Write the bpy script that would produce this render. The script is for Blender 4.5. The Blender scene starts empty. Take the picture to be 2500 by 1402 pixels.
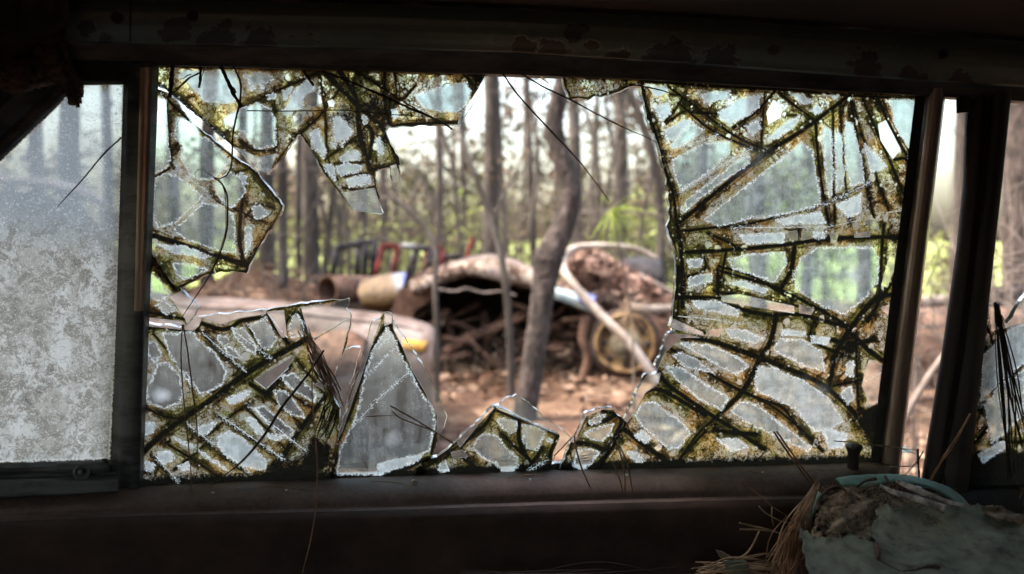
import bpy, math, random
import numpy as np
from mathutils import Vector
random.seed(7); rng = np.random.default_rng(7)
S = bpy.context.scene
COL = S.collection
R = math.radians
# ---------------------------------------------------------------- camera
FPX = 1944.0                       # focal length in photo pixels (28 mm on a 36 mm sensor, 2500 px wide)
CAM = np.array([0.0, 0.0, 1.05]); PITCH = R(2.0)
cd = bpy.data.cameras.new('camera'); cam = bpy.data.objects.new('camera', cd); COL.objects.link(cam)
cd.sensor_width = 36; cd.lens = 28; cd.clip_start = 0.02; cd.clip_end = 900
cam.location = CAM; cam.rotation_euler = (R(90) - PITCH, 0, 0)
cd.dof.use_dof = True; cd.dof.focus_distance = 0.80; cd.dof.aperture_fstop = 4.3; cd.dof.aperture_blades = 0
S.camera = cam
# ---------------------------------------------------------------- sky, sun, exposure
SUN_EL, SUN_AZ = R(58), R(-98)     # azimuth from +Y towards +X
w = bpy.data.worlds.new('World'); S.world = w; w.use_nodes = True
nt = w.node_tree; bg = nt.nodes['Background']
sky = nt.nodes.new('ShaderNodeTexSky'); sky.sky_type = 'NISHITA'; sky.sun_disc = False
sky.sun_elevation = SUN_EL; sky.sun_rotation = SUN_AZ; sky.air_density = 1.6; sky.dust_density = 9.0; sky.ozone_density = 1.0
nt.links.new(sky.outputs[0], bg.inputs[0]); bg.inputs[1].default_value = 0.15
sl = bpy.data.lights.new('sun', 'SUN'); sl.energy = 2.0; sl.angle = R(0.5); sl.color = (1, .95, .88)
so = bpy.data.objects.new('sun', sl); COL.objects.link(so)
sd = Vector((math.sin(SUN_AZ) * math.cos(SUN_EL), math.cos(SUN_AZ) * math.cos(SUN_EL), math.sin(SUN_EL)))
so.rotation_euler = sd.to_track_quat('Z', 'Y').to_euler(); so.location = (-20, -20, 40)
S.view_settings.view_transform = 'Standard'; S.view_settings.look = 'None'
S.view_settings.gamma = 1.0; S.view_settings.exposure = 2.95
S.render.engine = 'CYCLES'
cy = S.cycles
cy.use_denoising = True; cy.max_bounces = 8; cy.diffuse_bounces = 3; cy.transmission_bounces = 6
cy.transparent_max_bounces = 24; cy.glossy_bounces = 2; cy.sample_clamp_indirect = 4.0
cy.caustics_reflective = False; cy.caustics_refractive = False

# ---------------------------------------------------------------- helpers
FW = np.array([0, math.cos(PITCH), -math.sin(PITCH)]); UP = np.array([0, math.sin(PITCH), math.cos(PITCH)])
def ray(px, py):
    px = np.asarray(px, float); py = np.asarray(py, float)
    u = (px - 1250) / FPX; v = (701 - py) / FPX
    return np.stack([u, FW[1] + v * UP[1], FW[2] + v * UP[2]], -1)
def P(px, py, Y):                  # a point at depth Y (metres) seen at photo pixel px,py
    d = ray(px, py); t = np.asarray(Y, float) / d[..., 1]
    return CAM + d * t[..., None]
D0, PA, PB = 0.80, 0.137, 0.08     # the door's window plane: yawed and leaning inwards
def W(px, py, off=0.0):            # a point on that plane, off metres in front of it (towards the inside)
    d = ray(px, py)
    t = (D0 - np.asarray(off, float)) / (d[..., 1] - PA * d[..., 0] + PB * d[..., 2])
    return CAM + d * np.asarray(t)[..., None]
def Z(ox, oy, s, pts):             # points measured in an enlarged view -> photo pixels
    return [(ox + x / s, oy + y / s) for x, y in pts]

def mesh(name, V, F, mat=None, parent=None, smooth=False, mats=None, mi=None):
    me = bpy.data.meshes.new(name)
    me.from_pydata([tuple(map(float, v)) for v in V], [], [tuple(int(i) for i in f) for f in F])
    o = bpy.data.objects.new(name, me); COL.objects.link(o)
    for m in (mats or ([mat] if mat else [])): me.materials.append(m)
    if mi is not None: me.polygons.foreach_set('material_index', np.asarray(mi, np.int32))
    if smooth: me.polygons.foreach_set('use_smooth', np.ones(len(me.polygons), bool))
    me.update()
    if parent: o.parent = parent; o.matrix_parent_inverse = parent.matrix_world.inverted()
    return o
def tag(o, label=None, cat=None, group=None, kind=None):
    if label: o['label'] = label
    if cat: o['category'] = cat
    if group: o['group'] = group
    if kind: o['kind'] = kind
    return o
def thing(name, label, cat, loc=(0, 0, 0), group=None):
    o = bpy.data.objects.new(name, None); COL.objects.link(o); o.location = tuple(map(float, loc)); o.empty_display_size = .1
    o.matrix_world.translation = Vector(o.location)
    return tag(o, label, cat, group)

class MB:                          # collects shapes into one mesh
    def __init__(s): s.V = []; s.F = []
    def add(s, V, F):
        b = len(s.V); s.V += [tuple(v) for v in V]; s.F += [tuple(i + b for i in f) for f in F]; return s
    def tube(s, pts, rad, n=8, wob=0.0, cap=True, flat=1.0, seed=None):
        pts = np.asarray(pts, float); N = len(pts)
        rad = np.interp(np.linspace(0, 1, N), np.linspace(0, 1, len(np.atleast_1d(rad))), np.atleast_1d(rad))
        T = np.gradient(pts, axis=0); T /= np.linalg.norm(T, axis=1)[:, None] + 1e-12
        a = np.cross(T[0], (0.31, 0.2, 0.93)); 
        if np.linalg.norm(a) < .1: a = np.cross(T[0], (1, 0, 0))
        V = []
        g = rng if seed is None else np.random.default_rng(seed)
        for i in range(N):
            a = a - T[i] * a.dot(T[i]); a /= np.linalg.norm(a); b = np.cross(T[i], a)
            for k in range(n):
                th = 2 * math.pi * k / n
                r = rad[i] * (1 + wob * g.uniform(-1, 1))
                V.append(pts[i] + r * (math.cos(th) * a + flat * math.sin(th) * b))
        F = [(i * n + k, i * n + (k + 1) % n, (i + 1) * n + (k + 1) % n, (i + 1) * n + k) for i in range(N - 1) for k in range(n)]
        if cap: F += [tuple(range(n))[::-1], tuple((N - 1) * n + k for k in range(n))]
        return s.add(V, F)
    def box(s, c, d, ax=None):
        c = np.asarray(c, float); ax = np.eye(3) if ax is None else np.asarray(ax)
        V = [c + ax.T @ (np.array([i, j, k]) * np.asarray(d) / 2) for i in (-1, 1) for j in (-1, 1) for k in (-1, 1)]
        return s.add(V, [(0, 1, 3, 2), (4, 6, 7, 5), (0, 4, 5, 1), (2, 3, 7, 6), (0, 2, 6, 4), (1, 5, 7, 3)])
    def lathe(s, c, ax, prof, n=24):   # prof: (distance along axis, radius)
        c = np.asarray(c, float); ax = np.asarray(ax, float); ax /= np.linalg.norm(ax)
        a = np.cross(ax, (0, 0, 1.0)); 
        if np.linalg.norm(a) < .1: a = np.cross(ax, (1, 0, 0))
        a /= np.linalg.norm(a); b = np.cross(ax, a)
        V = [c + ax * h + r * (math.cos(2 * math.pi * k / n) * a + math.sin(2 * math.pi * k / n) * b) for h, r in prof for k in range(n)]
        N = len(prof)
        F = [(i * n + k, i * n + (k + 1) % n, (i + 1) * n + (k + 1) % n, (i + 1) * n + k) for i in range(N - 1) for k in range(n)]
        return s.add(V, F)
    def build(s, name, mat, parent=None, smooth=True):
        return mesh(name, s.V, s.F, mat, parent, smooth)
def smoothpath(pts, k=6):          # Catmull-Rom
    p = np.asarray(pts, float)
    if len(p) < 3: return np.array([p[0] + (p[-1] - p[0]) * t for t in np.linspace(0, 1, k + 1)])
    q = np.vstack([2 * p[0] - p[1], p, 2 * p[-1] - p[-2]]); out = []
    for i in range(1, len(q) - 2):
        for t in np.linspace(0, 1, k, endpoint=False):
            a, b, c, d = q[i - 1], q[i], q[i + 1], q[i + 2]
            out.append(.5 * ((2 * b) + (c - a) * t + (2 * a - 5 * b + 4 * c - d) * t * t + (3 * b - a - 3 * c + d) * t ** 3))
    out.append(p[-1]); return np.array(out)
def loft(name, lines, axis, t0, t1, n, mat, parent=None, plane=W, smooth=True, jit=0.0, stains=None):
    # lines: [(points along the member in photo px, offset)], resampled along axis 0 (x) or 1 (y)
    ts = np.linspace(t0, t1, n); V = []
    for pts, off in lines:
        p = np.array(sorted(pts, key=lambda q: q[axis]), float)
        o = np.interp(ts, p[:, axis], p[:, 1 - axis])
        lo, hi = p[0], p[-1]
        if len(p) > 1:
            m = (p[1, 1 - axis] - p[0, 1 - axis]) / (p[1, axis] - p[0, axis]); o = np.where(ts < lo[axis], lo[1 - axis] + (ts - lo[axis]) * m, o)
            m = (p[-1, 1 - axis] - p[-2, 1 - axis]) / (p[-1, axis] - p[-2, axis]); o = np.where(ts > hi[axis], hi[1 - axis] + (ts - hi[axis]) * m, o)
        a = (ts, o) if axis == 0 else (o, ts)
        of = off + (jit * rng.uniform(-1, 1, n) if jit else 0)
        V.append(plane(a[0], a[1], of))
    V = np.concatenate(V); L = len(lines)
    F = [(j * n + i, j * n + i + 1, (j + 1) * n + i + 1, (j + 1) * n + i) for j in range(L - 1) for i in range(n - 1)]
    return mesh(name, V, F, mat, parent, smooth)

# ---------------------------------------------------------------- node helpers
class NG:
    def __init__(s, name):
        s.m = bpy.data.materials.new(name); s.m.use_nodes = True; s.t = s.m.node_tree; s.t.nodes.clear()
        s.out = s.t.nodes.new('ShaderNodeOutputMaterial')
    def lk(s, v, sock):
        if isinstance(v, bpy.types.NodeSocket): s.t.links.new(v, sock)
        elif isinstance(v, (tuple, list)) and len(v) == 3 and sock.type == 'RGBA': sock.default_value = (*v, 1)
        else: sock.default_value = v
    def N(s, typ, ins=None, **kw):
        n = s.t.nodes.new(typ)
        for k, v in kw.items(): setattr(n, k, v)
        for k, v in (ins or {}).items(): s.lk(v, n.inputs[k])
        return n
    def mth(s, op, a, b=0.0, c=0.0, clamp=False):
        n = s.N('ShaderNodeMath', {0: a, 1: b, 2: c}, operation=op, use_clamp=clamp); return n.outputs[0]
    def add(s, a, b): return s.mth('ADD', a, b)
    def sub(s, a, b): return s.mth('SUBTRACT', a, b)
    def mul(s, a, b): return s.mth('MULTIPLY', a, b)
    def mx(s, a, b): return s.mth('MAXIMUM', a, b)
    def mn(s, a, b): return s.mth('MINIMUM', a, b)
    def ss(s, v, lo, hi, a=0.0, b=1.0):
        n = s.N('ShaderNodeMapRange', {0: v, 1: lo, 2: hi, 3: a, 4: b}, interpolation_type='SMOOTHSTEP'); return n.outputs[0]
    def noise(s, vec, scale, detail=3, rough=.55, dist=0.0):
        return s.N('ShaderNodeTexNoise', {'Vector': vec, 'Scale': scale, 'Detail': detail, 'Roughness': rough, 'Distortion': dist}).outputs['Fac']
    def mixc(s, f, a, b, mode='MIX'):
        n = s.N('ShaderNodeMix', data_type='RGBA', blend_type=mode); s.lk(f, n.inputs[0]); s.lk(a, n.inputs[6]); s.lk(b, n.inputs[7]); return n.outputs[2]
    def ramp(s, f, stops):
        n = s.t.nodes.new('ShaderNodeValToRGB'); s.lk(f, n.inputs[0]); e = n.color_ramp.elements
        while len(e) < len(stops): e.new(.5)
        for el, (p, c) in zip(e, stops): el.position = p; el.color = (*c, 1)
        return n.outputs[0]
    def pos(s, what='Object'):
        return s.t.nodes.new('ShaderNodeTexCoord').outputs[what]
    def done(s, sh): s.t.links.new(sh, s.out.inputs[0]); return s.m
def surf(name, stops, scale=20, rough=.8, bump=.3, metal=0.0, spec=.3, scale2=None, stretch=None, detail=6, bscale=None, bdist=.002, trans=0.0):
    g = NG(name); v = g.pos()
    if stretch: v = g.N('ShaderNodeMapping', {0: v, 3: stretch}).outputs[0]
    f = g.noise(v, scale, detail, .65)
    if scale2: f = g.add(g.mul(f, .6), g.mul(g.noise(v, scale2, 4), .4))
    f = g.add(g.mul(g.sub(f, .5), 1.9), .5); c = g.ramp(f, stops)
    b = g.N('ShaderNodeBsdfPrincipled', {'Base Color': c, 'Roughness': rough, 'Metallic': metal, 'Specular IOR Level': spec})
    if bump:
        h = g.noise(v, bscale or scale * 3, 6, .7)
        bn = g.N('ShaderNodeBump', {'Strength': bump, 'Distance': bdist, 'Height': h}); g.t.links.new(bn.outputs[0], b.inputs['Normal'])
    if trans:
        tr = g.N('ShaderNodeBsdfTranslucent', {0: c}); mxs = g.N('ShaderNodeMixShader', {0: trans, 1: b.outputs[0], 2: tr.outputs[0]}); return g.done(mxs.outputs[0])
    return g.done(b.outputs[0])
M = {}
M['header'] = surf('header_paint', [(.3, (.05, .045, .035)), (.42, (.17, .17, .13)), (.7, (.22, .22, .17))], 9, .55, .25, scale2=40)
M['channel'] = surf('channel_metal', [(.3, (.035, .040, .044)), (.6, (.085, .095, .10))], 14, .45, .3, metal=.3, stretch=(1, 1, 4))
M['liner'] = surf('headliner_cloth', [(.3, (.008, .006, .005)), (.7, (.025, .015, .011))], 12, .95, .5)
M['sill'] = surf('rusted_sill', [(.25, (.06, .038, .030)), (.5, (.082, .058, .051)), (.75, (.11, .08, .07))], 25, .7, .35, scale2=220, bscale=500, bdist=.0006)
M['chrome'] = surf('dull_trim_metal', [(.3, (.12, .08, .06)), (.55, (.26, .2, .17)), (.75, (.36, .31, .28))], 20, .35, .2, metal=.6, stretch=(1, 1, .15))
M['pillar'] = surf('dark_pillar', [(.3, (.012, .012, .012)), (.6, (.035, .033, .032))], 14, .6, .3, stretch=(1, 1, .2))
M['rubber'] = surf('black_rubber', [(.3, (.008, .008, .008)), (.7, (.02, .02, .02))], 60, .7, .5)
M['plastic'] = surf('black_knob', [(.3, (.012, .012, .013)), (.7, (.02, .02, .02))], 40, .4, .1)
M['needle'] = surf('pine_needle_brown', [(.3, (.10, .05, .025)), (.7, (.22, .12, .07))], 60, .6, 0)
M['needle_tan'] = surf('pine_needle_tan', [(.3, (.10, .062, .036)), (.7, (.27, .19, .125))], 60, .6, 0)
M['needle_dark'] = surf('dark_twig', [(.3, (.015, .01, .008)), (.7, (.05, .03, .02))], 80, .8, .3)
M['foam'] = surf('fuzzy_foam', [(.3, (.03, .018, .01)), (.7, (.13, .08, .05))], 60, .95, 1.0, bdist=.004)
# ================================================================ the car we sit in
car = thing('derelict_car', 'dark interior of an abandoned car, door and roof rail framing the broken side window', 'car', (0, .8, 0))
TOPL = [(0, 150), (400, 162), (900, 175), (1250, 185), (1560, 196), (2270, 237), (2500, 250)]
def dy(l, d): return [(x, y + d) for x, y in l]
STRIP = [(0, 98), (400, 109), (900, 120), (1250, 130), (1560, 148), (1900, 174), (2270, 199), (2500, 213)]
XL, XR = -260, 2760
loft('window_channel', [(dy(TOPL, 4), -.014), (dy(TOPL, 0), -.004), (dy(TOPL, -1), .006), (dy(TOPL, -5), .010), (dy(TOPL, -7), .007), (dy(TOPL, -10), .012), (dy(TOPL, -13), .012), (STRIP, .014)], 0, XL, 4300, 160, M['channel'], car, jit=.0004)
def header():
    g = NG('header_painted'); v = g.pos()
    n1 = g.noise(v, 16, 6, .7); n2 = g.noise(v, 90, 5, .7)
    at = g.N('ShaderNodeAttribute', attribute_name='stain').outputs['Fac']
    k = g.ss(g.add(at, g.mul(g.sub(g.add(g.mul(n1, .55), g.mul(n2, .45)), .5), 3.4)), .45, .56)
    k2 = g.ss(n1, .66, .72)
    base = g.ramp(g.add(g.mul(n1, .5), g.mul(n2, .5)), [(.35, (.040, .060, .050)), (.65, (.070, .095, .080))])
    c = g.mixc(g.mul(g.mul(k, g.sub(1.0, k)), .8), base, (.5, .5, .45)); c = g.mixc(g.mx(k, g.mul(k2, .6)), c, (.008, .006, .004))  # pale highlight painted along the edges of the peeled stains
    bn = g.N('ShaderNodeBump', {'Strength': .5, 'Distance': .002, 'Height': g.sub(g.mul(n2, .3), k)})
    b = g.N('ShaderNodeBsdfPrincipled', {'Base Color': c, 'Roughness': .5, 'Normal': bn.outputs[0]})
    return g.done(b.outputs[0])
M['header'] = header()
PT = [(0, -8), (400, 0), (900, 10), (1250, 22), (1700, 45), (2100, 72), (2500, 102)]
def midl(a, b, t):
    xs = np.array([-260, 0, 400, 900, 1250, 1700, 2100, 2500, 2760]); A = np.array(a); B = np.array(b)
    ya = np.interp(xs, A[:, 0], A[:, 1]); yb = np.interp(xs, B[:, 0], B[:, 1]); return list(zip(xs, ya + (yb - ya) * t))
hl = [(dy(STRIP, 1), .016), (dy(STRIP, -3), .030)]
for t, o in ((.12, .034), (.25, .039), (.4, .044), (.55, .047), (.7, .048), (.85, .046), (1, .042)): hl.append((midl(dy(STRIP, -3), PT, t), o))
STAINS = [(470, 40, 17, 1), (430, 75, 45, 1), (445, 55, 20, 1), (520, 95, 60, .75), (640, 95, 60, .7), (290, 45, 20, 1), (215, 65, 35, .9), (255, 95, 30, .7), (550, 60, 26, .6),
          (1395, 85, 34, 1), (1425, 70, 16, 1), (1445, 110, 25, 1), (1280, 115, 40, 1), (1350, 128, 50, .9), (1500, 140, 50, .8), (1640, 147, 70, .95), (1760, 150, 60, .9), (1890, 120, 18, 1), (2302, 133, 15, 1), (2120, 165, 60, .8), (2230, 185, 60, .8), (2350, 198, 50, .8), (750, 94, 50, .5)]
def add_stain(o, lines_n, n, x0, x1, ylist):
    v = np.zeros(len(o.data.vertices)); ts = np.linspace(x0, x1, n)
    for j, l in enumerate(ylist):
        A = np.array(l); yy = np.interp(ts, A[:, 0], A[:, 1])
        for sx, sy, sr, sa in STAINS:
            d = np.hypot((ts - sx), (yy - sy) * 1.2) / sr
            v[j * n:(j + 1) * n] = np.maximum(v[j * n:(j + 1) * n], sa * np.clip(1.3 - d, 0, 1))
    a = o.data.attributes.new('stain', 'FLOAT', 'POINT'); a.data.foreach_set('value', v)
hl2 = []
for i in range(len(hl) - 1):
    for s in range(4):
        t = s / 4; hl2.append((midl(hl[i][0], hl[i + 1][0], t), hl[i][1] * (1 - t) + hl[i + 1][1] * t))
hl2.append((midl(hl[-1][0], hl[-1][0], 0), hl[-1][1]))
hd = loft('roof_rail', hl2, 0, 150, 4300, 640, M['header'], car)
add_stain(hd, len(hl2), 640, 150, 4300, [l for l, _ in hl2])
M['seam'] = M['rubber']
mbx = MB(); mbx.tube([W(318, y, .050) for y in (4, 30, 60, 104)], .0008, 5); mbx.build('rail_seam', M['rubber'], car)
# ribbed bolt heads / holes of the rail
for (x, y) in ((470, 40), (2302, 133), (285, 44)):
    MB().lathe(W(x, y, .0475), W(x, y, .1) - W(x, y, 0), [(0, .0048), (.0022, .0045), (.0028, .0026), (.001, .002), (.001, 0.0)], 16).build('rail_plug', M['rubber'], car)
loft('headliner', [(dy(PT, 0), .042), (dy(PT, -10), .046), (dy(PT, -14), .06), (dy(PT, -50), .10), (dy(PT, -160), .2), (dy(PT, -420), .36), (dy(PT, -900), .40), (dy(PT, -1400), .40)], 0, -700, 4300, 80, M['liner'], car, jit=.002)
# roof skin, floor and the far side of the cabin, so that the inside is as dark as a car
M['shell'] = surf('dark_shell', [(.3, (.03, .022, .018)), (.7, (.07, .05, .04))], 6, .9, .3)
MB().box((0, .05, 1.44), (4.2, 1.7, .03)).build('roof_panel', M['shell'], car, False)
MB().box((0, 0, .28), (4.2, 1.7, .03)).build('floor_pan', M['shell'], car, False)
b = MB(); b.box((0, -.85, .55), (4.2, .03, .55)); b.box((-1.25, -.85, 1.13), (1.5, .03, .6)); b.box((1.25, -.85, 1.13), (1.5, .03, .6)); b.box((0, -.85, 1.36), (1.0, .03, .16)); b.build('far_door', M['shell'], car, False)
MB().box((-2.1, 0, .7), (.03, 1.7, .85)).build('firewall', M['shell'], car, False)
b = MB(); b.box((2.1, 0, .86), (.03, 1.7, 1.16)); b.build('rear_bulkhead', M['shell'], car, False)

# window sill / door top
G0 = [(0, 1198), (345, 1183), (830, 1166), (1300, 1148), (1700, 1139), (2140, 1127), (2500, 1120)]
CR = [(0, 1262), (350, 1247), (850, 1236), (1300, 1222), (1700, 1211), (2100, 1203), (2500, 1195)]
loft('door_sill', [(dy(G0, 4), -.03), (dy(G0, -1), -.010), (dy(G0, 2), .004), (dy(G0, 7), .014), (dy(G0, 20), .028), (dy(G0, 38), .038), (dy(CR, -16), .045), (dy(CR, -4), .047), (CR, .0455), (dy(CR, 5), .049), (dy(CR, 12), .055)], 0, XL, 2172, 120, M['sill'], car, jit=.0002)
M['door'] = surf('door_panel_board', [(.3, (.018, .010, .008)), (.6, (.034, .02, .016)), (.75, (.045, .026, .02))], 30, .85, .4, scale2=8)
loft('door_panel', [(dy(CR, 12), .055), (dy(CR, 30), .064), (dy(CR, 60), .068), (dy(CR, 110), .064), (dy(CR, 200), .062), (dy(CR, 500), .062), (dy(CR, 1300), .062)], 0, XL, 2230, 100, M['door'], car, jit=.0006)
loft('rear_sill', [([(2250, 1170), (2700, 1165)], -.02), ([(2250, 1196), (2700, 1186)], .004), ([(2250, 1206), (2700, 1196)], .02), ([(2250, 1240), (2700, 1235)], .035), ([(2250, 1500), (2700, 1500)], .04), ([(2250, 2000), (2700, 2000)], .04)], 0, 2235, XR, 40, M['pillar'], car, jit=.0006)
# lower outside of the door (seen from beside the car)
loft('outer_skin', [([(-300, 1190), (2800, 1165)], -.06), ([(-300, 1260), (2800, 1230)], -.11), ([(-300, 2400), (2800, 2400)], -.12)], 0, XL, XR, 30, M['sill'], car)

# divider bar between vent window and door glass
loft('divider_bar', [([(303, 150), (270, 1215)], -.012), ([(303, 150), (271, 1215)], .002), ([(309, 150), (283, 1215)], .003), ([(314, 150), (287, 1215)], .010), ([(340, 150), (300, 1215)], .012), ([(343, 150), (316, 1215)], .015), ([(370, 150), (337, 1215)], .015), ([(374, 150), (341, 1215)], .010), ([(388, 150), (348, 1215)], .004), ([(389, 150), (349, 1215)], -.012)], 1, 155, 1205, 50, M['channel'], car, jit=.0003)
bb = loft('highlight_strip', [([(343, 150), (316, 1215)], .0158), ([(352, 150), (322, 1215)], .0172), ([(364, 150), (331, 1215)], .0172), ([(370, 150), (337, 1215)], .0158)], 1, 165, 760, 30, M['chrome'], car, jit=.0002)  # lighter metal strip standing in for the highlight down the bar
# rear frame bar of the door window
loft('rear_frame_bar', [([(2262, 200), (2142, 1160)], -.012), ([(2262, 200), (2142, 1160)], .003), ([(2270, 200), (2150, 1160)], .005), ([(2274, 200), (2154, 1160)], .011), ([(2288, 200), (2170, 1160)], .014), ([(2302, 200), (2184, 1160)], .013), ([(2308, 200), (2190, 1160)], .009), ([(2312, 200), (2195, 1160)], .000), ([(2313, 200), (2196, 1160)], -.02)], 1, 215, 1172, 50, M['chrome'], car, jit=.0003)
loft('glass_run', [([(2238, 200), (2120, 1160)], -.006), ([(2240, 200), (2122, 1160)], .004), ([(2264, 200), (2144, 1160)], .005)], 1, 225, 1150, 50, M['rubber'], car, jit=.0012)
loft('rear_post', [([(2640, 200), (2580, 1200)], -.03), ([(2640, 200), (2580, 1200)], .012), ([(2700, 200), (2650, 1200)], .02), ([(2900, 200), (2850, 1200)], .02), ([(3400, 200), (3300, 1200)], .0)], 1, 205, 1800, 40, M['pillar'], car, jit=.0004)
# centre pillar
pl = [[(2373, 225), (2356, 275), (2350, 450), (2335, 600), (2300, 850), (2250, 1160), (2244, 1290)],
      [(2400, 225), (2385, 450), (2368, 600), (2338, 850), (2288, 1160), (2284, 1290)],
      [(2425, 225), (2405, 450), (2385, 600), (2355, 850), (2303, 1160), (2299, 1290)],
      [(2470, 225), (2447, 450), (2430, 600), (2403, 850), (2365, 1180), (2360, 1290)]]
loft('centre_pillar', [(pl[0], -.03), (pl[0], -.002), ([(x + 6, y) for x, y in pl[0]], .004), (pl[1], .016), ([(x + 4, y) for x, y in pl[1]], .010), ([(x - 2, y) for x, y in pl[2]], .010), (pl[2], .018), ([(x + 3, y) for x, y in pl[2]], .022), ([(x - 3, y) for x, y in pl[3]], .018), (pl[3], .010), (pl[3], -.03)], 1, 228, 1280, 60, M['pillar'], car, jit=.0004)
MB().tube([W(2352, 236, .006), W(2353, 275, .006)], .007, 8, .1).build('pillar_cap', M['rubber'], car)

# vent (quarter-light) frame
vent = None
loft('vent_post', [([(-60, 455), (150, 247)], -.01), ([(-60, 452), (152, 244)], .004), ([(-60, 425), (150, 225)], .008), ([(-60, 395), (140, 205)], .006), ([(-60, 390), (140, 200)], .014), ([(-60, 300), (120, 130)], .018), ([(-60, 240), (90, 90)], .03), ([(-60, 100), (60, 0)], .07)], 0, -120, 170, 20, M['channel'], car, jit=.0006)
loft('pillar_trim', [([(-200, 460), (120, 150)], .02), ([(-200, 330), (100, 110)], .045), ([(-200, 150), (130, 60)], .075), ([(-200, -100), (240, -20)], .09), ([(-200, -300), (300, -200)], .12)], 0, -300, 168, 24, M['liner'], car, jit=.004)
loft('vent_header', [([(140, 210), (350, 207)], -.01), ([(140, 208), (350, 205)], .004), ([(140, 196), (350, 194)], .010), ([(140, 142), (350, 146)], .0105)], 0, 130, 345, 30, M['rubber'], car, jit=.0008)
loft('vent_sill', [([(-60, 1134), (290, 1122)], -.01), ([(-60, 1134), (290, 1122)], .003), ([(-60, 1143), (290, 1132)], .006), ([(-60, 1146), (290, 1135)], .012), ([(-60, 1158), (290, 1148)], .013), ([(-60, 1161), (290, 1151)], .006), ([(-60, 1172), (290, 1160)], .010), ([(-60, 1176), (290, 1164)], .020), ([(-60, 1190), (290, 1180)], .024), ([(-60, 1196), (290, 1184)], .022), ([(-60, 1214), (290, 1197)], .040), ([(-60, 1222), (290, 1204)], .020)], 0, -200, 288, 60, M['channel'], car, jit=.0004)
lt = tag(loft('vent_latch', [([(137, 1130), (268, 1124)], .010), ([(137, 1131), (268, 1125)], .020), ([(139, 1141), (268, 1137)], .024), ([(139, 1156), (268, 1153)], .022), ([(139, 1158), (268, 1155)], .008)], 0, 138, 267, 16, M['channel'], car))
MB().lathe(W(201, 1153, .022), W(201, 1153, .1) - W(201, 1153, 0), [(0, .0075), (.004, .0075), (.005, .0062), (.003, .0045), (.003, .003), (.0055, .0028), (.006, 0)], 20).build('latch_knob', M['channel'], lt)
MB().lathe(W(254, 1124, .019), (0, 0, 1), [(-.002, .003), (.001, .003), (.0015, .002), (.0015, 0)], 12).build('latch_screw', M['channel'], lt)
# lock button
kb = W(2082, 1152, .022); kt = W(2085, 1085, .022); ax = kt - kb; hh = np.linalg.norm(ax)
MB().lathe(kb, ax, [(-.004, .0062), (0, .0060), (hh * .35, .0056), (hh * .6, .0058), (hh * .75, .0068), (hh * .86, .0084), (hh * .93, .0088), (hh * .98, .0080), (hh * 1.02, .0050), (hh * 1.03, 0)], 28).build('lock_button', M['plastic'], car)

# hanging foam and torn cloth at the windscreen corner
def lump(name, poly, off, thick, mat, parent, seed=0, sp=6, rough=.004, plane=W):
    poly = np.array(poly, float); x0, y0 = poly.min(0); x1, y1 = poly.max(0)
    xs = np.arange(x0, x1 + sp, sp); ys = np.arange(y0, y1 + sp, sp); X, Y = np.meshgrid(xs, ys)
    sdv = polysd(X, Y, poly); g = np.random.default_rng(seed); nz = g.uniform(-1, 1, X.shape)
    idx = -np.ones(X.shape, int); ins = sdv > -sp * .5; V = []; 
    hgt = np.sqrt(np.clip(sdv, 0, 40) / 40) * thick + nz * rough
    k = 0
    for i in range(X.shape[0]):
        for j in range(X.shape[1]):
            if ins[i, j]:
                idx[i, j] = k; k += 1; V.append(plane(X[i, j] + g.uniform(-1, 1), Y[i, j] + g.uniform(-1, 1), off + hgt[i, j]))
    F = []
    for i in range(X.shape[0] - 1):
        for j in range(X.shape[1] - 1):
            q = (idx[i, j], idx[i + 1, j], idx[i + 1, j + 1], idx[i, j + 1])
            if min(q) >= 0: F.append(q)
    o = mesh(name, V, F, mat, parent, True)
    m = o.modifiers.new('s', 'SOLIDIFY'); m.thickness = .004; m.offset = -1
    return o
def polysd(X, Y, poly):            # signed distance, positive inside
    p = np.asarray(poly, float); n = len(p); d2 = np.full(X.shape, 1e18); c = np.zeros(X.shape, bool)
    for i in range(n):
        a = p[i]; b = p[(i + 1) % n]; e = b - a; L = e @ e + 1e-12
        t = np.clip(((X - a[0]) * e[0] + (Y - a[1]) * e[1]) / L, 0, 1)
        d2 = np.minimum(d2, (X - a[0] - t * e[0]) ** 2 + (Y - a[1] - t * e[1]) ** 2)
        if e[1] != 0: c ^= ((a[1] > Y) != (b[1] > Y)) & (X < e[0] * (Y - a[1]) / e[1] + a[0])
    d = np.sqrt(d2); return np.where(c, d, -d)
def segd(X, Y, pts):
    p = np.asarray(pts, float); d2 = np.full(X.shape, 1e18)
    for a, b in zip(p[:-1], p[1:]):
        e = b - a; L = e @ e + 1e-12
        t = np.clip(((X - a[0]) * e[0] + (Y - a[1]) * e[1]) / L, 0, 1)
        d2 = np.minimum(d2, (X - a[0] - t * e[0]) ** 2 + (Y - a[1] - t * e[1]) ** 2)
    return np.sqrt(d2)
hang = lump('hanging_lining', [(92, 70), (120, 58), (150, 68), (165, 110), (178, 160), (190, 180), (204, 205), (202, 250), (192, 265), (168, 255), (160, 235), (140, 205), (85, 220), (40, 235), (0, 225), (-40, 215), (-40, 120), (60, 110)], .022, .03, M['foam'], car, 3, 5, .003)

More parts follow.
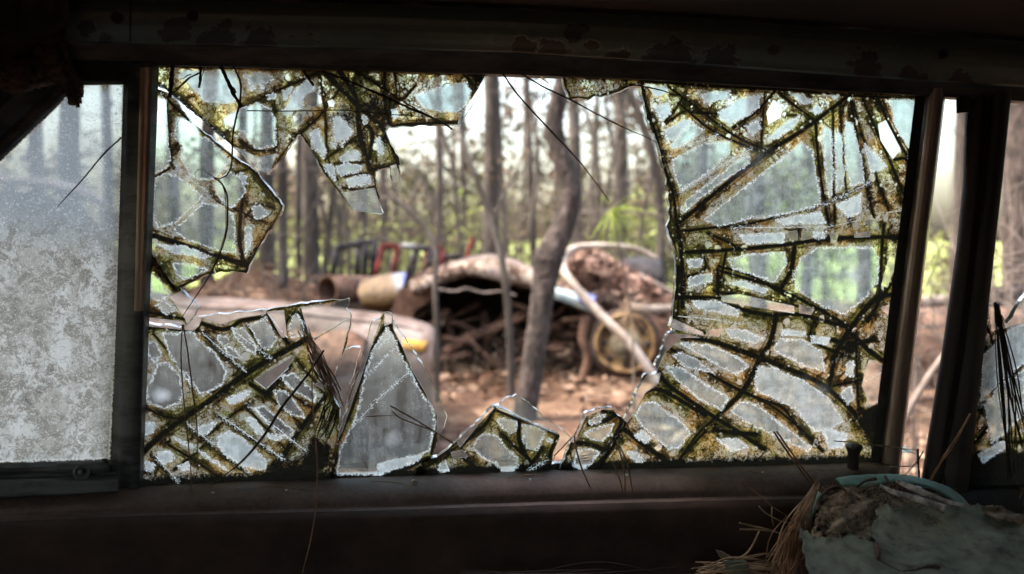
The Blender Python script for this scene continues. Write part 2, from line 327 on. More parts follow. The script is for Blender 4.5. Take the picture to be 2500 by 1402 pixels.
# ================================================================ broken laminated glass
GX0, GX1, GY0, GY1, GS = -60, 2620, 120, 1240, 2
gx = np.arange(GX0, GX1 + 1, GS); gy = np.arange(GY0, GY1 + 1, GS); GXX, GYY = np.meshgrid(gx.astype(float), gy.astype(float))
fI = np.full(GXX.shape, -60.0); fH = np.full(GXX.shape, .5); fC = np.zeros(GXX.shape); fK = np.full(GXX.shape, 40.0); fW = np.full(GXX.shape, 40.0)
fG = np.zeros(GXX.shape); fD = np.zeros(GXX.shape); fL = np.zeros(GXX.shape)
def win(pts, m):
    p = np.asarray(pts, float); a, b = p.min(0) - m, p.max(0) + m
    j0, j1 = np.clip([(a[0] - GX0) // GS, (b[0] - GX0) // GS + 1], 0, len(gx)).astype(int); i0, i1 = np.clip([(a[1] - GY0) // GS, (b[1] - GY0) // GS + 1], 0, len(gy)).astype(int)
    return slice(i0, i1), slice(j0, j1)
def island(kind, pts):
    hz, cl = {'g': (.27, 0), 'r': (.42, 0), 'l': (.16, 0), 'm': (.76, 0), 'b': (.60, 0), 'c': (.07, 1), 'p': (.34, 1)}[kind]
    s = win(pts, 50); d = polysd(GXX[s], GYY[s], pts)
    up = d > fI[s]; fI[s] = np.where(up, d, fI[s]); fH[s] = np.where(up, hz, fH[s]); fC[s] = np.where(up, cl, fC[s])
crng = np.random.default_rng(44)
def crack(w, pts, sm=True):
    if sm and len(pts) > 2: pts = smoothpath(pts, 4)
    else: pts = smoothpath([pts[0], ((pts[0][0] + pts[-1][0]) / 2 + crng.normal(0, 1.5), (pts[0][1] + pts[-1][1]) / 2 + crng.normal(0, 1.5)), pts[-1]], 4)
    pts = np.asarray(pts, float); s = win(pts, 44); fK[s] = np.minimum(fK[s], segd(GXX[s], GYY[s], pts) - (w * .50 - .5))
    if w >= 3:                     # fine companion cracks either side of the main one
        t = np.gradient(pts, axis=0); t /= np.linalg.norm(t, axis=1)[:, None] + 1e-9; nn = np.stack([-t[:, 1], t[:, 0]], -1)
        for sd in (-1, 1):
            k0, k1 = sorted(crng.uniform(0, 1, 2)); n_ = len(pts); i0, i1 = int(k0 * .4 * n_), int((.6 + k1 * .4) * n_)
            if i1 - i0 < 3: continue
            tw = pts[i0:i1] + nn[i0:i1] * (sd * (4.5 + w * .9) + crng.normal(0, .9, (i1 - i0, 1)))
            fK[s] = np.minimum(fK[s], segd(GXX[s], GYY[s], tw) + 2.2)
            for _ in range(2):     # hairline branches
                p0 = pts[crng.integers(0, n_)]; a_ = crng.normal(0, .5) + math.atan2(sd * nn[0][1] + t[0][1], sd * nn[0][0] + t[0][0]); L_ = crng.uniform(14, 46)
                br = [p0, p0 + L_ * .5 * np.array([math.cos(a_), math.sin(a_)]), p0 + L_ * np.array([math.cos(a_ + .25), math.sin(a_ + .25)])]; s2 = win(br, 20)
                fK[s2] = np.minimum(fK[s2], segd(GXX[s2], GYY[s2], br) * 1.7 + 1.2)
def wcrack(pts):
    s = win(pts, 44); fW[s] = np.minimum(fW[s], segd(GXX[s], GYY[s], pts))
def blob(f, x, y, r, a, asp=1.0):
    s = win([(x, y)], r * 2.2); f[s] = np.maximum(f[s], a * np.exp(-(((GXX[s] - x) / r) ** 2 + ((GYY[s] - y) / (r * asp)) ** 2)))
A2 = (350, 130, 2.003); A3 = (330, 700, 2.696); A4 = (1050, 880, 3.571); A5 = (1550, 150, 2.336); A6 = (1500, 650, 2.46); A7 = (900, 150, 3.115); A8 = (350, 150, 4.6725); A9 = (700, 150, 3.594); A10 = (1700, 1000, 3.125)
ISL = [
 (A2, 'm', [(190,72),(430,74),(490,200),(430,245),(300,235),(225,150),(180,120)]), (A2, 'b', [(500,110),(600,95),(640,130),(570,150),(520,150)]),
 (A2, 'g', [(470,270),(560,245),(620,275),(645,330),(645,450),(560,468),(520,440),(500,385),(400,345),(395,320)]),
 (A9, 'm', [(0,440),(25,320),(100,230),(180,170),(240,200),(240,260),(160,300),(145,350),(150,410),(60,420),(0,450)]),
 (A9, 'c', [(148,330),(180,280),(250,265),(300,310),(310,370),(250,398),(180,385)]), (A9, 'c', [(55,480),(90,450),(140,470),(135,520),(90,570),(65,540)]), (A9, 'c', [(360,350),(400,330),(430,360),(410,400),(370,395)]),
 (A9, 'm', [(420,500),(470,490),(580,620),(540,680),(430,700),(410,600)]), (A9, 'm', [(200,630),(280,600),(345,800),(320,850),(250,760)]),
 (A9, 'b', [(1130,300),(1230,270),(1400,210),(1560,190),(1610,260),(1570,380),(1500,440),(1360,440),(1200,400)]),
 (A9, 'm', [(780,680),(820,670),(850,810),(810,830)]), (A9, 'm', [(930,430),(970,420),(975,480),(940,510)]), (A9, 'm', [(470,850),(560,780),(640,800),(640,860),(500,885)]), (A9, 'm', [(440,920),(560,900),(660,920),(640,960),(480,1000),(440,970)]),
 (A9, 'm', [(530,1040),(650,1000),(740,1010),(730,1070),(620,1090),(550,1100)]), (A9, 'm', [(330,910),(400,900),(430,980),(420,1040),(350,970)]), (A9, 'm', [(390,715),(430,720),(425,760),(390,755)]), (A9, 'm', [(465,705),(505,710),(490,755)]),
 (A9, 'p', [(480,1150),(560,1140),(770,1110),(835,1310),(830,1340),(600,1330)]), (A2, 'p', [(445,458),(500,480),(560,510),(655,490),(610,595),(570,570)]), (A9, 'c', [(1510,510),(1680,240),(1750,110),(1740,250),(1580,560),(1500,560)]),
 (A9, 'c', [(910,920),(960,905),(1030,1140),(945,1140)]), (A9, 'b', [(670,480),(700,490),(710,540),(680,550)]),
 (A2, 'g', [(68,215),(115,225),(128,520),(110,560),(60,590),(50,600)]), (A8, 'g', [(400,640),(600,700),(650,860),(760,900),(940,1080),(960,1150),(890,1250),(800,1340),(640,1350),(540,1290),(480,1180),(440,1120),(440,960),(370,880),(380,700)]),
 (A2, 'g', [(58,610),(110,590),(160,600),(230,650),(285,700),(240,750),(150,830),(70,850),(42,760)]), (A2, 'g', [(345,640),(420,575),(480,620),(500,680),(430,760),(380,720)]),
 (A2, 'g', [(150,865),(290,735),(370,745),(440,790),(455,980),(360,960),(210,915)]), (A2, 'b', [(528,755),(570,742),(612,790),(550,812)]), (A2, 'b', [(475,585),(505,600),(505,640),(480,640)]), (A2, 'm', [(70,935),(200,945),(320,992),(300,1005),(150,975)]),
 (A2, 'g', [(150,1030),(250,1035),(310,1060),(200,1105),(165,1075)]), (A2, 'g', [(35,1080),(80,1110),(130,1180),(80,1210),(40,1195)]), (A2, 'g', [(100,1205),(160,1255),(110,1275),(60,1235)]), (A2, 'c', [(130,1190),(190,1160),(275,1240),(215,1330),(205,1300)]), (A2, 'c', [(25,1292),(190,1312),(210,1330),(180,1335)]), (A2, 'b', [(495,850),(525,845),(530,930),(500,990)]),
 (A3, 'g', [(175,305),(385,300),(420,360),(530,440),(600,560),(575,640),(490,690),(430,705),(340,610),(240,470)]), (A3, 'g', [(90,370),(130,362),(175,440),(130,498),(85,450)]), (A3, 'g', [(150,510),(220,505),(290,590),(320,690),(280,770),(190,800),(90,765),(70,710)]),
 (A3, 'g', [(575,380),(640,400),(700,470),(660,460),(610,440)]), (A3, 'g', [(550,320),(600,330),(620,370),(580,390),(545,350)]), (A3, 'g', [(640,275),(715,270),(800,400),(790,445),(730,410),(660,330)]), (A3, 'g', [(745,255),(860,205),(925,340),(880,420),(840,400)]), (A3, 'g', [(1010,260),(1060,175),(1110,240),(1105,320),(1030,335)]),
 (A3, 'c', [(1095,150),(1405,80),(1425,200),(1175,340),(1140,300)]), (A3, 'c', [(868,165),(980,155),(1000,330),(965,335)]), (A3, 'c', [(1180,355),(1422,205),(1350,480),(1290,640),(1250,640),(1200,560),(1135,440)]), (A3, 'c', [(782,612),(1052,452),(1000,540),(862,672)]), (A3, 'c', [(1185,640),(1240,620),(1250,690)]),
 (A3, 'c', [(85,235),(330,262),(400,195),(540,183),(870,150),(860,180),(700,205),(560,250),(440,205),(420,260),(380,290),(80,260)]),
 (A3, 'g', [(960,590),(1040,570),(1120,640),(1190,700),(1180,760),(1010,660)]), (A3, 'g', [(915,690),(990,685),(1060,770),(1115,860),(1040,850),(950,775)]), (A3, 'm', [(600,740),(720,685),(765,690),(700,750),(630,775)]),
 (A3, 'g', [(790,800),(840,785),(1040,950),(1020,1000),(930,960),(850,880)]), (A3, 'm', [(725,865),(770,860),(860,960),(980,1000),(930,1010),(800,960)]), (A3, 'm', [(545,985),(620,950),(700,990),(860,1150),(855,1210),(720,1185),(600,1115),(540,1050)]),
 (A3, 'm', [(400,930),(540,890),(480,965),(420,980)]), (A3, 'm', [(250,990),(370,1040),(385,1065),(300,1030)]), (A3, 'm', [(150,1095),(230,1080),(258,1130),(200,1170),(155,1140)]), (A3, 'm', [(410,1070),(560,1170),(620,1218),(470,1130)]), (A3, 'm', [(290,1180),(350,1160),(370,1200),(300,1210)]), (A3, 'm', [(70,1150),(130,1170),(110,1215),(70,1200)]), (A3, 'm', [(70,890),(130,905),(120,960),(70,975)]),
 (A3, 'g', [(1660,275),(1700,330),(1740,440),(1810,560),(1880,700),(1960,790),(1975,900),(1935,1080),(1800,1125),(1600,1170),(1600,1240),(1330,1230),(1360,1050),(1440,900),(1480,760),(1520,560),(1560,430),(1620,330)]), (A3, 'm', [(1600,1160),(1700,1120),(1890,1105),(1860,1150),(1700,1200),(1600,1240)]),
 (A3, 'c', [(1690,170),(1700,215),(1830,420),(1910,540),(1995,700),(2050,860),(2010,1000),(1985,960),(1990,850),(1900,680),(1830,560),(1760,400),(1700,280)]), (A3, 'c', [(1640,175),(1690,170),(1690,240),(1640,260)]), (A3, 'c', [(1475,560),(1560,225),(1620,215),(1540,430),(1480,620),(1420,780),(1360,960),(1330,1010),(1350,930)]),
 (A4, 'g', [(385,765),(400,690),(480,645),(555,645),(620,700),(680,790),(755,840),(765,920),(700,975),(630,960),(560,890),(460,850)]), (A4, 'g', [(590,520),(660,505),(755,540),(750,620),(700,640),(635,590)]), (A4, 'g', [(808,565),(920,575),(1010,620),(935,785),(850,765),(810,690)]), (A4, 'm', [(1015,690),(1070,680),(1050,730)]),
 (A4, 'c', [(235,700),(555,395),(560,420),(420,560),(260,760)]), (A4, 'c', [(560,395),(1135,650),(1100,640),(900,560),(600,430)]), (A4, 'b', [(70,920),(130,880),(160,960),(90,970)]), (A4, 'c', [(180,800),(280,780),(330,840),(200,860)]),
 (A4, 'g', [(1355,640),(1420,592),(1600,552),(1570,640),(1500,700),(1400,690)]), (A4, 'g', [(1390,525),(1480,478),(1530,480),(1480,540),(1405,558)]), (A4, 'g', [(1290,785),(1400,770),(1470,810),(1400,900),(1340,945),(1250,935)]), (A4, 'c', [(1230,710),(1345,465),(1540,400),(1590,400),(1600,430),(1500,430),(1360,490),(1260,720)]),
 (A4, 'g', [(1790,480),(1850,375),(1960,365),(2060,450),(2220,560),(2260,640),(2170,760),(2080,770),(1980,680),(1850,570)]), (A4, 'm', [(1780,645),(1860,615),(1930,680),(1900,720),(1830,690)]), (A4, 'c', [(1690,520),(1840,200),(1900,120),(2010,110),(1990,200),(1880,280),(1800,420),(1720,540)]), (A4, 'b', [(1710,800),(1800,800),(1860,880),(1790,890)]),
 (A5, 'm', [(118,265),(190,240),(205,300),(150,335)]), (A5, 'm', [(90,150),(170,140),(190,180),(110,200)]), (A5, 'm', [(378,190),(540,168),(530,210),(400,238)]), (A5, 'm', [(480,290),(600,215),(710,190),(705,260),(640,312),(540,352),(490,330)]), (A5, 'c', [(750,290),(790,220),(842,270),(830,320),(760,362)]),
 (A5, 'm', [(630,370),(700,340),(718,380),(670,420)]), (A5, 'm', [(760,440),(860,350),(940,310),(920,355),(810,440)]), (A5, 'm', [(175,400),(280,330),(330,345),(210,450),(180,440)]), (A5, 'g', [(200,485),(310,360),(390,390),(330,440),(230,500)]), (A5, 'g', [(215,560),(400,470),(540,460),(540,520),(420,630),(260,740),(228,640)]),
 (A5, 'g', [(262,840),(300,790),(600,560),(650,542),(652,580),(420,740),(285,855)]), (A5, 'g', [(400,905),(560,770),(870,530),(950,462),(1010,510),(1050,740),(1060,815),(860,870),(640,900),(480,940)]), (A5, 'm', [(1000,280),(1040,250),(1070,280),(1030,300)]),
 (A5, 'b', [(1075,370),(1120,400),(1128,640),(1110,800),(1085,600)]), (A5, 'b', [(1140,400),(1178,420),(1190,700),(1150,745)]), (A5, 'b', [(1200,340),(1240,360),(1290,560),(1310,690),(1230,710),(1200,560)]), (A5, 'm', [(1310,470),(1400,560),(1432,600),(1350,640)]), (A5, 'c', [(1385,360),(1430,335),(1515,500),(1470,560),(1400,450)]),
 (A5, 'b', [(1460,215),(1650,225),(1642,400),(1560,490),(1480,360)]), (A5, 'm', [(1150,820),(1290,755),(1282,860),(1215,890)]), (A5, 'm', [(800,905),(1060,860),(1085,920),(840,928)]), (A5, 'm', [(600,992),(850,980),(850,1030),(640,1042)]), (A5, 'c', [(868,972),(925,965),(930,1020),(890,1022)]), (A5, 'c', [(950,970),(1000,968),(1000,1010),(950,1022)]),
 (A5, 'c', [(1110,980),(1165,978),(1150,1020),(1118,1020)]), (A5, 'c', [(1250,982),(1340,970),(1340,1000),(1252,1005)]), (A5, 'c', [(1302,910),(1372,898),(1400,975),(1330,930)]), (A5, 'c', [(1240,925),(1280,920),(1285,950),(1245,955)]), (A5, 'm', [(1020,975),(1090,975),(1080,1010),(1020,1005)]), (A5, 'g', [(530,1130),(650,1102),(850,1090),(862,1150),(790,1260),(660,1210),(560,1180)]),
 ((0, 0, 1), 'g', [(1957,629),(1999,606),(2128,604),(2145,629),(2140,690),(2110,730),(2061,768),(2004,745),(1945,705),(1938,674)]), (A5, 'c', [(1450,1110),(1500,1130),(1440,1290),(1405,1280)]), (A5, 'c', [(1330,1295),(1380,1290),(1370,1325),(1340,1320)]), (A5, 'b', [(300,1130),(390,1130),(370,1170),(310,1170)]),
 (A6, 'b', [(450,72),(580,42),(590,90),(450,122)]), (A6, 'm', [(690,102),(760,85),(920,140),(900,160)]), (A6, 'p', [(645,180),(750,168),(1080,240),(1082,282),(990,272),(640,212)]), (A6, 'b', [(470,212),(620,210),(750,270),(740,300),(500,252)]), (A6, 'c', [(1110,230),(1200,260),(1180,292),(1110,280)]), (A6, 'c', [(568,380),(640,375),(630,422),(578,420)]),
 (A6, 'b', [(670,378),(780,385),(900,435),(840,460),(700,425)]), (A6, 'm', [(1000,380),(1150,400),(1150,418),(1010,410)]), (A6, 'm', [(1180,422),(1290,430),(1280,470),(1200,462)]), (A6, 'g', [(960,490),(1000,440),(1130,442),(1240,510),(1262,630),(1150,600),(975,515)]), (A6, 'g', [(400,462),(560,470),(740,550),(802,600),(740,652),(600,580)]), (A6, 'g', [(350,532),(400,520),(500,570),(592,640),(420,600)]),
 (A6, 'g', [(310,602),(400,610),(560,720),(692,790),(640,862),(500,790),(380,680)]), (A6, 'b', [(842,690),(870,602),(950,610),(1130,690),(1280,790),(1372,930),(1290,980),(1200,990),(1080,850),(855,750)]), (A6, 'm', [(1240,962),(1400,1010),(1370,1090),(1290,1090)]), (A6, 'g', [(700,870),(760,812),(850,830),(1000,950),(1180,1088),(1160,1112),(1000,1030),(800,940)]),
 (A6, 'c', [(1512,600),(1560,562),(1640,612),(1620,790),(1540,840),(1485,720)]), (A6, 'c', [(1598,250),(1700,210),(1690,280),(1655,312)]), (A6, 'c', [(1530,132),(1570,130),(1560,172)]), (A6, 'b', [(1350,762),(1420,722),(1440,790),(1400,830)]), (A6, 'b', [(1400,582),(1440,570),(1430,660),(1392,650)]), (A6, 'p', [(345,315),(385,330),(530,395),(540,420),(370,380),(340,370)]), (A6, 'c', [(320,405),(430,410),(520,430),(400,430),(300,520),(250,640),(240,600)]),
 ((0, 0, 1), 'g', [(2405, 990), (2440, 940), (2480, 920), (2500, 900), (2500, 1010), (2450, 1060), (2420, 1080)]), ((0, 0, 1), 'b', [(2400, 870), (2470, 800), (2510, 790), (2510, 880), (2440, 930), (2395, 980)]), ((0, 0, 1), 'b', [(2390, 1110), (2450, 1075), (2460, 1090), (2400, 1130)]),
 ((0, 0, 1), 'c', [(2412, 735), (2440, 762), (2470, 772), (2500, 722), (2500, 790), (2420, 810)]),
 # more small pale cells and bare margins along the broken edges
 (A8, 'm', [(1140,160),(1165,150),(1180,180),(1160,205),(1140,190)]), (A8, 'm', [(1200,180),(1240,175),(1275,205),(1260,240),(1210,265),(1195,225)]), (A8, 'm', [(1240,280),(1280,280),(1280,310),(1250,315)]), (A8, 'm', [(1340,280),(1385,290),(1375,330),(1340,320)]), (A8, 'm', [(1420,390),(1500,360),(1520,380),(1490,420),(1430,430)]), (A8, 'm', [(1200,90),(1400,90),(1470,180),(1420,230),(1320,260),(1240,150)]),
 (A8, 'm', [(1600,340),(1700,300),(1640,420),(1600,440)]), (A8, 'm', [(1590,560),(1650,510),(1700,560),(1690,600),(1600,600)]), (A5, 'm', [(1060, 150), (1180, 175), (1150, 215), (1080, 190)]), (A5, 'm', [(880,180),(960,190),(1010,230),(960,240)]), (A6, 'b', [(620, 1040), (750, 1040), (800, 1090), (700, 1110)]),
]
for z, k, p in ISL:
    q_ = Z(*z, p); mx_ = sum(t[0] for t in q_) / len(q_); my_ = sum(t[1] for t in q_) / len(q_)
    if k == 'g': k = 'r' if mx_ > 1540 else ('l' if my_ > 720 else 'g')
    island(k, q_)
# ragged bare glass along the top strip gap
CRK = [
 ((0, 0, 1), 4, [(2410, 800), (2450, 900), (2500, 960)]), ((0, 0, 1), 5, [(2395, 900), (2440, 930), (2520, 870)]), ((0, 0, 1), 4, [(2470, 780), (2480, 900), (2460, 1060), (2490, 1160)]), ((0, 0, 1), 6, [(2380, 1080), (2440, 1020), (2520, 1010)]), ((0, 0, 1), 5, [(2420, 1060), (2440, 1120), (2500, 1150)]),
 (A2, 4, [(75,150),(190,240),(300,330),(440,455)]), (A2, 5, [(75,175),(180,290),(280,370),(430,470)]), (A2, 2, [(860,90),(890,300),(900,500),(950,620)]), (A2, 9, [(880,90),(1000,210),(1120,320),(1190,380)]), (A2, 7, [(1190,380),(1220,470),(1250,550)]), (A2, 9, [(960,90),(1040,220),(1060,400),(1110,570)]), (A2, 4, [(1180,90),(1185,250),(1200,350)]),
 (A2, 3, [(770,390),(850,320),(900,260),(1000,120)]), (A2, 1.2, [(640,170),(650,470)]), (A2, 3, [(480,265),(560,230),(640,190),(850,100)]), (A2, 2, [(890,520),(1050,400),(1150,280)]), (A2, 4, [(1110,570),(1240,548)]), (A2, 5, [(1210,355),(1350,345),(1550,338)]), (A2, 1.5, [(930,540),(1120,530)]), (A2, 1.5, [(960,600),(1120,590)]), (A2, 4, [(980,660),(1060,670),(1130,655)]), (A2, 5, [(1560,90),(1600,140),(1640,190)]), (A2, 12, [(1600,100),(1650,130)]),
 (A2, 8, [(1060,330),(1120,390),(1100,540)]), (A2, 6, [(1210,220),(1200,350)]), (A2, 3, [(480,430),(540,475),(640,475)]), (A2, 4, [(770,395),(840,510),(900,600)]), (A2, 2, [(1040,90),(1150,150),(1250,230),(1330,160)]), (A2, 3, [(1230, 100), (1240, 200), (1210, 300)]),
 (A2, 2, [(115,220),(128,400),(130,520),(150,560)]), (A2, 2, [(330,690),(460,770),(600,830)], ), (A2, 6, [(450,480),(560,600),(680,740)]), (A2, 6, [(500,620),(480,760),(470,900),(490,1030)]), (A2, 9, [(35,890),(200,940),(350,990),(505,1035)]), (A2, 7, [(35,970),(80,1040),(160,1160)]), (A2, 4, [(170,1145),(350,1085),(500,1070)]), (A2, 2, [(35,620),(130,560)]), (A2, 2, [(400,600),(540,560)]), (A2, 4, [(620,860),(560,960),(510,1060)]), (A2, 4, [(35,1270),(120,1285),(200,1300)]), (A2, 3, [(640,760),(560,740),(500,800)]), (A2, 3, [(80,560),(250,330)]),
 (A3, 10, [(50,1090),(170,980),(300,880),(520,730),(720,580),(900,470),(1130,345)]), (A3, 9, [(640,1290),(880,1230),(1060,980),(1250,720)]), (A3, 2, [(120,310),(260,480),(430,710)]), (A3, 3, [(420,290),(560,430),(720,570)]), (A3, 2, [(640,290),(760,390),(900,495)]), (A3, 1.5, [(740,260),(830,400),(900,495)]), (A3, 5, [(865,170),(930,280),(1010,370)]), (A3, 4, [(1110,220),(1150,340)]), (A3, 2, [(920,640),(1170,800)]), (A3, 2, [(1060,480),(1250,700)]),
 (A3, 3, [(340,920),(540,1080),(740,1230)]), (A3, 2.5, [(540,850),(760,1000),(960,1140)]), (A3, 2, [(740,800),(1000,1080)]), (A3, 2, [(880,720),(1110,920)]), (A3, 3, [(200,1030),(400,1150),(560,1260)]), (A3, 4, [(110,1110),(260,1290)]), (A3, 2, [(430,1020),(620,860),(760,760)]), (A3, 3, [(70,800),(180,850),(290,870)]), (A3, 7, [(430,240),(560,280),(640,265),(700,225),(850,200)]), (A3, 4, [(80,275),(200,270),(380,300),(430,245)]), (A3, 4, [(1000,370),(990,250),(1050,170),(1100,210),(1130,300)]), (A3, 9, [(760,640),(850,700),(880,690),(1010,530)]),
 (A3, 2, [(250, 1210), (370, 1120), (480, 1020)]), (A3, 2, [(60, 1230), (160, 1140)]),
 (A3, 5, [(1640,260),(1560,410),(1500,560),(1430,800),(1340,1000)]), (A3, 4, [(1740,380),(1800,540),(1900,680),(1990,850),(1950,1100)]), (A3, 14, [(1180,1010),(1220,1100),(1100,1200)]), (A3, 22, [(1250,1080),(1200,1180),(1000,1240)]), (A3, 9, [(1600,1260),(1780,1190),(1930,1130)]), (A3, 4, [(1690,250),(1700,340),(1760,380)]),
 (A4, 8, [(770,480),(780,700),(860,870),(960,960)]), (A4, 6, [(560,430),(480,560),(380,640),(260,760)]), (A4, 5, [(590,440),(800,520),(1110,640)]), (A4, 5, [(620,640),(780,790),(880,880)]), (A4, 7, [(0,900),(150,800),(330,880),(430,980)]), (A4, 5, [(1110,660),(1050,800),(1020,960)]), (A4, 9, [(0,1000),(400,990),(800,985),(1160,975)]), (A4, 5, [(270,780),(350,880),(450,980)]), (A4, 6, [(980,760),(900,880),(780,980)]),
 (A4, 6, [(1340,520),(1280,640),(1200,760),(1090,960)]), (A4, 9, [(1290,720),(1420,740),(1540,790)]), (A4, 6, [(1500,440),(1640,480),(1660,560),(1560,740)]), (A4, 12, [(1690,540),(1560,780),(1450,940)]), (A4, 7, [(1380,560),(1540,520),(1620,470)]), (A4, 8, [(1170,975),(1400,955),(1700,920),(2200,880)]), (A4, 8, [(1690,600),(1850,720),(2050,870)]), (A4, 4, [(2180,850),(2400,620)]), (A4, 7, [(1840,290),(1960,250),(2100,300),(2400,480)]),
 (A5, 7, [(235,935),(520,700),(770,510),(900,430),(1030,340)]), (A5, 6, [(1030,340),(1160,240),(1240,180)]), (A5, 3, [(1030,340),(820,180)]), (A5, 4, [(1030,340),(1050,600),(1090,850),(1110,930)]), (A5, 1.8, [(1130,260),(1130,600),(1140,930)]), (A5, 2, [(1170,240),(1190,600),(1230,920)]), (A5, 4, [(1230,220),(1290,560),(1360,890)]), (A5, 2, [(1240,230),(1340,560),(1450,860)]), (A5, 4, [(1370,180),(1460,380),(1570,570)]), (A5, 4, [(1300,220),(1450,560),(1590,900)]),
 (A5, 3, [(160,120),(280,210),(560,420),(760,510)]), (A5, 3, [(250,240),(450,400),(700,510)]), (A5, 2, [(200,190),(270,210),(170,350)]), (A5, 2, [(740,200),(720,470)]), (A5, 4, [(560,380),(700,280),(800,170)]), (A5, 2, [(180,350),(300,280),(430,300)]), (A5, 4, [(235,972),(480,945),(640,930),(860,870)]), (A5, 1, [(860,870),(1080,815),(1340,690)]), (A5, 7, [(290,1090),(620,1070),(900,1040),(1130,1010),(1550,1000)]), (A5, 4, [(420,980),(620,1080)]), (A5, 3, [(940,950),(930,1020)]), (A5, 8, [(910,1060),(890,1190),(830,1300)]), (A5, 5, [(1420,930),(1400,1290)]),
 (A5, 4, [(40,110),(65,250),(120,420),(160,580),(215,750),(240,930)]), (A5, 8, [(240,930),(265,1090),(270,1400)]), (A5, 4, [(520,1090),(480,1290)]), (A5, 5, [(480,1170),(660,1220),(900,1360)]), (A5, 5, [(250,1340),(480,1350),(900,1390)]), (A5, 4, [(60,110),(400,140),(800,160),(1240,195),(1650,215)]), (A5, 4, [(320,290),(440,300),(500,290)]), (A5, 5, [(1480, 560), (1560, 580), (1590, 900)]), (A5, 3, [(1560, 500), (1600, 640), (1600, 900)]), (A5, 3, [(390, 1100), (400, 1180), (300, 1230)]),
 (A6, 8, [(370,190),(480,190),(640,240)]), (A6, 6, [(620,20),(620,170)]), (A6, 8, [(600,215),(900,290),(1100,290),(1400,365)]), (A6, 4, [(600,150),(800,190),(1100,240)]), (A6, 5, [(640,30),(970,130),(1230,260),(1420,370)]), (A6, 9, [(970,290),(940,450),(870,560),(780,740),(620,900)]), (A6, 4, [(620,900),(500,1010),(380,1180)]), (A6, 9, [(330,420),(560,445),(870,550),(1100,640),(1260,720),(1440,880),(1560,1060)]),
 (A6, 7, [(260,640),(330,720),(560,880),(720,980),(900,1100)]), (A6, 5, [(330,490),(500,600),(700,720),(880,800)]), (A6, 5, [(880,800),(1010,850),(1100,960),(1250,1110)]), (A6, 10, [(1420,370),(1530,230),(1600,180),(1700,170)]), (A6, 8, [(1450,330),(1340,500),(1290,720)]), (A6, 9, [(1400,380),(1500,480),(1600,560),(1650,570)]), (A6, 4, [(1450,400),(1455,640),(1470,900)]), (A6, 4, [(1310,720),(1500,680)]), (A6, 6, [(1590,0),(1590,200),(1520,330)]), (A6, 5, [(1720,0),(1600,200)]),
 (A6, 4, [(60,980),(150,1060),(300,1150)]), (A6, 6, [(370,180),(385,60),(375,0)]), (A6, 4, [(385,200),(390,330),(540,400)]), (A6, 9, [(600,980),(700,1000),(850,1010)]), (A6, 3, [(860,800),(960,850),(1110,970)]), (A6, 12, [(1480,860),(1560,950),(1590,1150)]), (A6, 14, [(1520,880),(1620,860),(1600,1100)]), (A6, 8, [(1300,440),(1420,470),(1560,440)]), (A6, 4, [(1200, 330), (1180, 440), (1330, 520)]),
 ((0, 0, 1), 8, [(2400, 780), (2395, 900), (2380, 1000), (2370, 1100), (2390, 1180)]), ((0, 0, 1), 5, [(2395, 960), (2430, 1060), (2480, 1080), (2540, 1060)]), ((0, 0, 1), 8, [(2440, 780), (2450, 860), (2420, 930)]), ((0, 0, 1), 26, [(2380, 1180), (2460, 1150), (2560, 1100)]),
]
for c in CRK: crack(c[1], Z(*c[0], c[2]))
WCR = [(A2, [(75,165),(440,458)]), (A2, [(150,540),(240,625),(330,690)]), (A2, [(300,720),(130,850)]), (A3, [(1460,890),(1620,720),(1820,545)]), (A3, [(1540,570),(1700,415)]), (A3, [(1600,400),(1690,325)]), (A3, [(440,300),(735,565)]), (A3, [(330,560),(440,715)]), (A3, [(660,300),(900,480)]), (A3, [(345,905),(760,1225)]), (A3, [(555,845),(975,1135)]),
       (A3, [(780,612),(862,675)]), (A3, [(862,675),(1010,535)]), (A3, [(1175,340),(1420,200)]), (A3, [(868,170),(1005,340)]), (A5, [(260,750),(480,600),(660,500)]), (A5, [(230,500),(470,420)]), (A5, [(640,890),(860,870),(1090,815),(1340,690)]), (A5, [(1560,560),(1660,452)]), (A5, [(560,950),(1100,945),(1290,905)]), (A6, [(1510,690),(1640,620)]), (A6, [(1560,830),(1620,785)]), (A6, [(985,265),(1080,282)]),
       (A4, [(1020,870),(860,960)]), (A4, [(560,400),(1135,652)]), (A5, [(1450,860),(1530,850)]), ((0, 0, 1), [(2390, 990), (2500, 960)]), ((0, 0, 1), [(2430, 900), (2500, 930)]), (A3, [(760,790),(1120,1080)]), (A6, [(380, 300), (600, 320), (760, 350)]), (A3, [(130,1110),(280,1280)])]
for z, p in WCR: wcrack(Z(*z, p))
for z, x, y, r, a in [(A3,600,850,40,1),(A3,800,520,90,.8),(A3,300,900,120,.6),(A2,1050,180,110,.9),(A2,1100,500,60,1),(A2,340,1000,50,.9),(A3,900,420,60,.9),(A6,700,320,160,.8),(A6,1100,330,140,.7),(A6,850,1000,120,.8),(A6,480,1080,120,.7),(A5,1000,300,60,.8),(A4,1450,700,160,.9),(A4,700,700,120,.6),(A3,700,1100,300,.35),(A5,320,1100,100,.9),(A6,1480,1080,120,.8),(A2,640,1060,60,.5),(A4,1350,900,120,.8)]:
    X, Y = Z(*z, [(x, y)])[0]; blob(fG, X, Y, r / z[2], a)
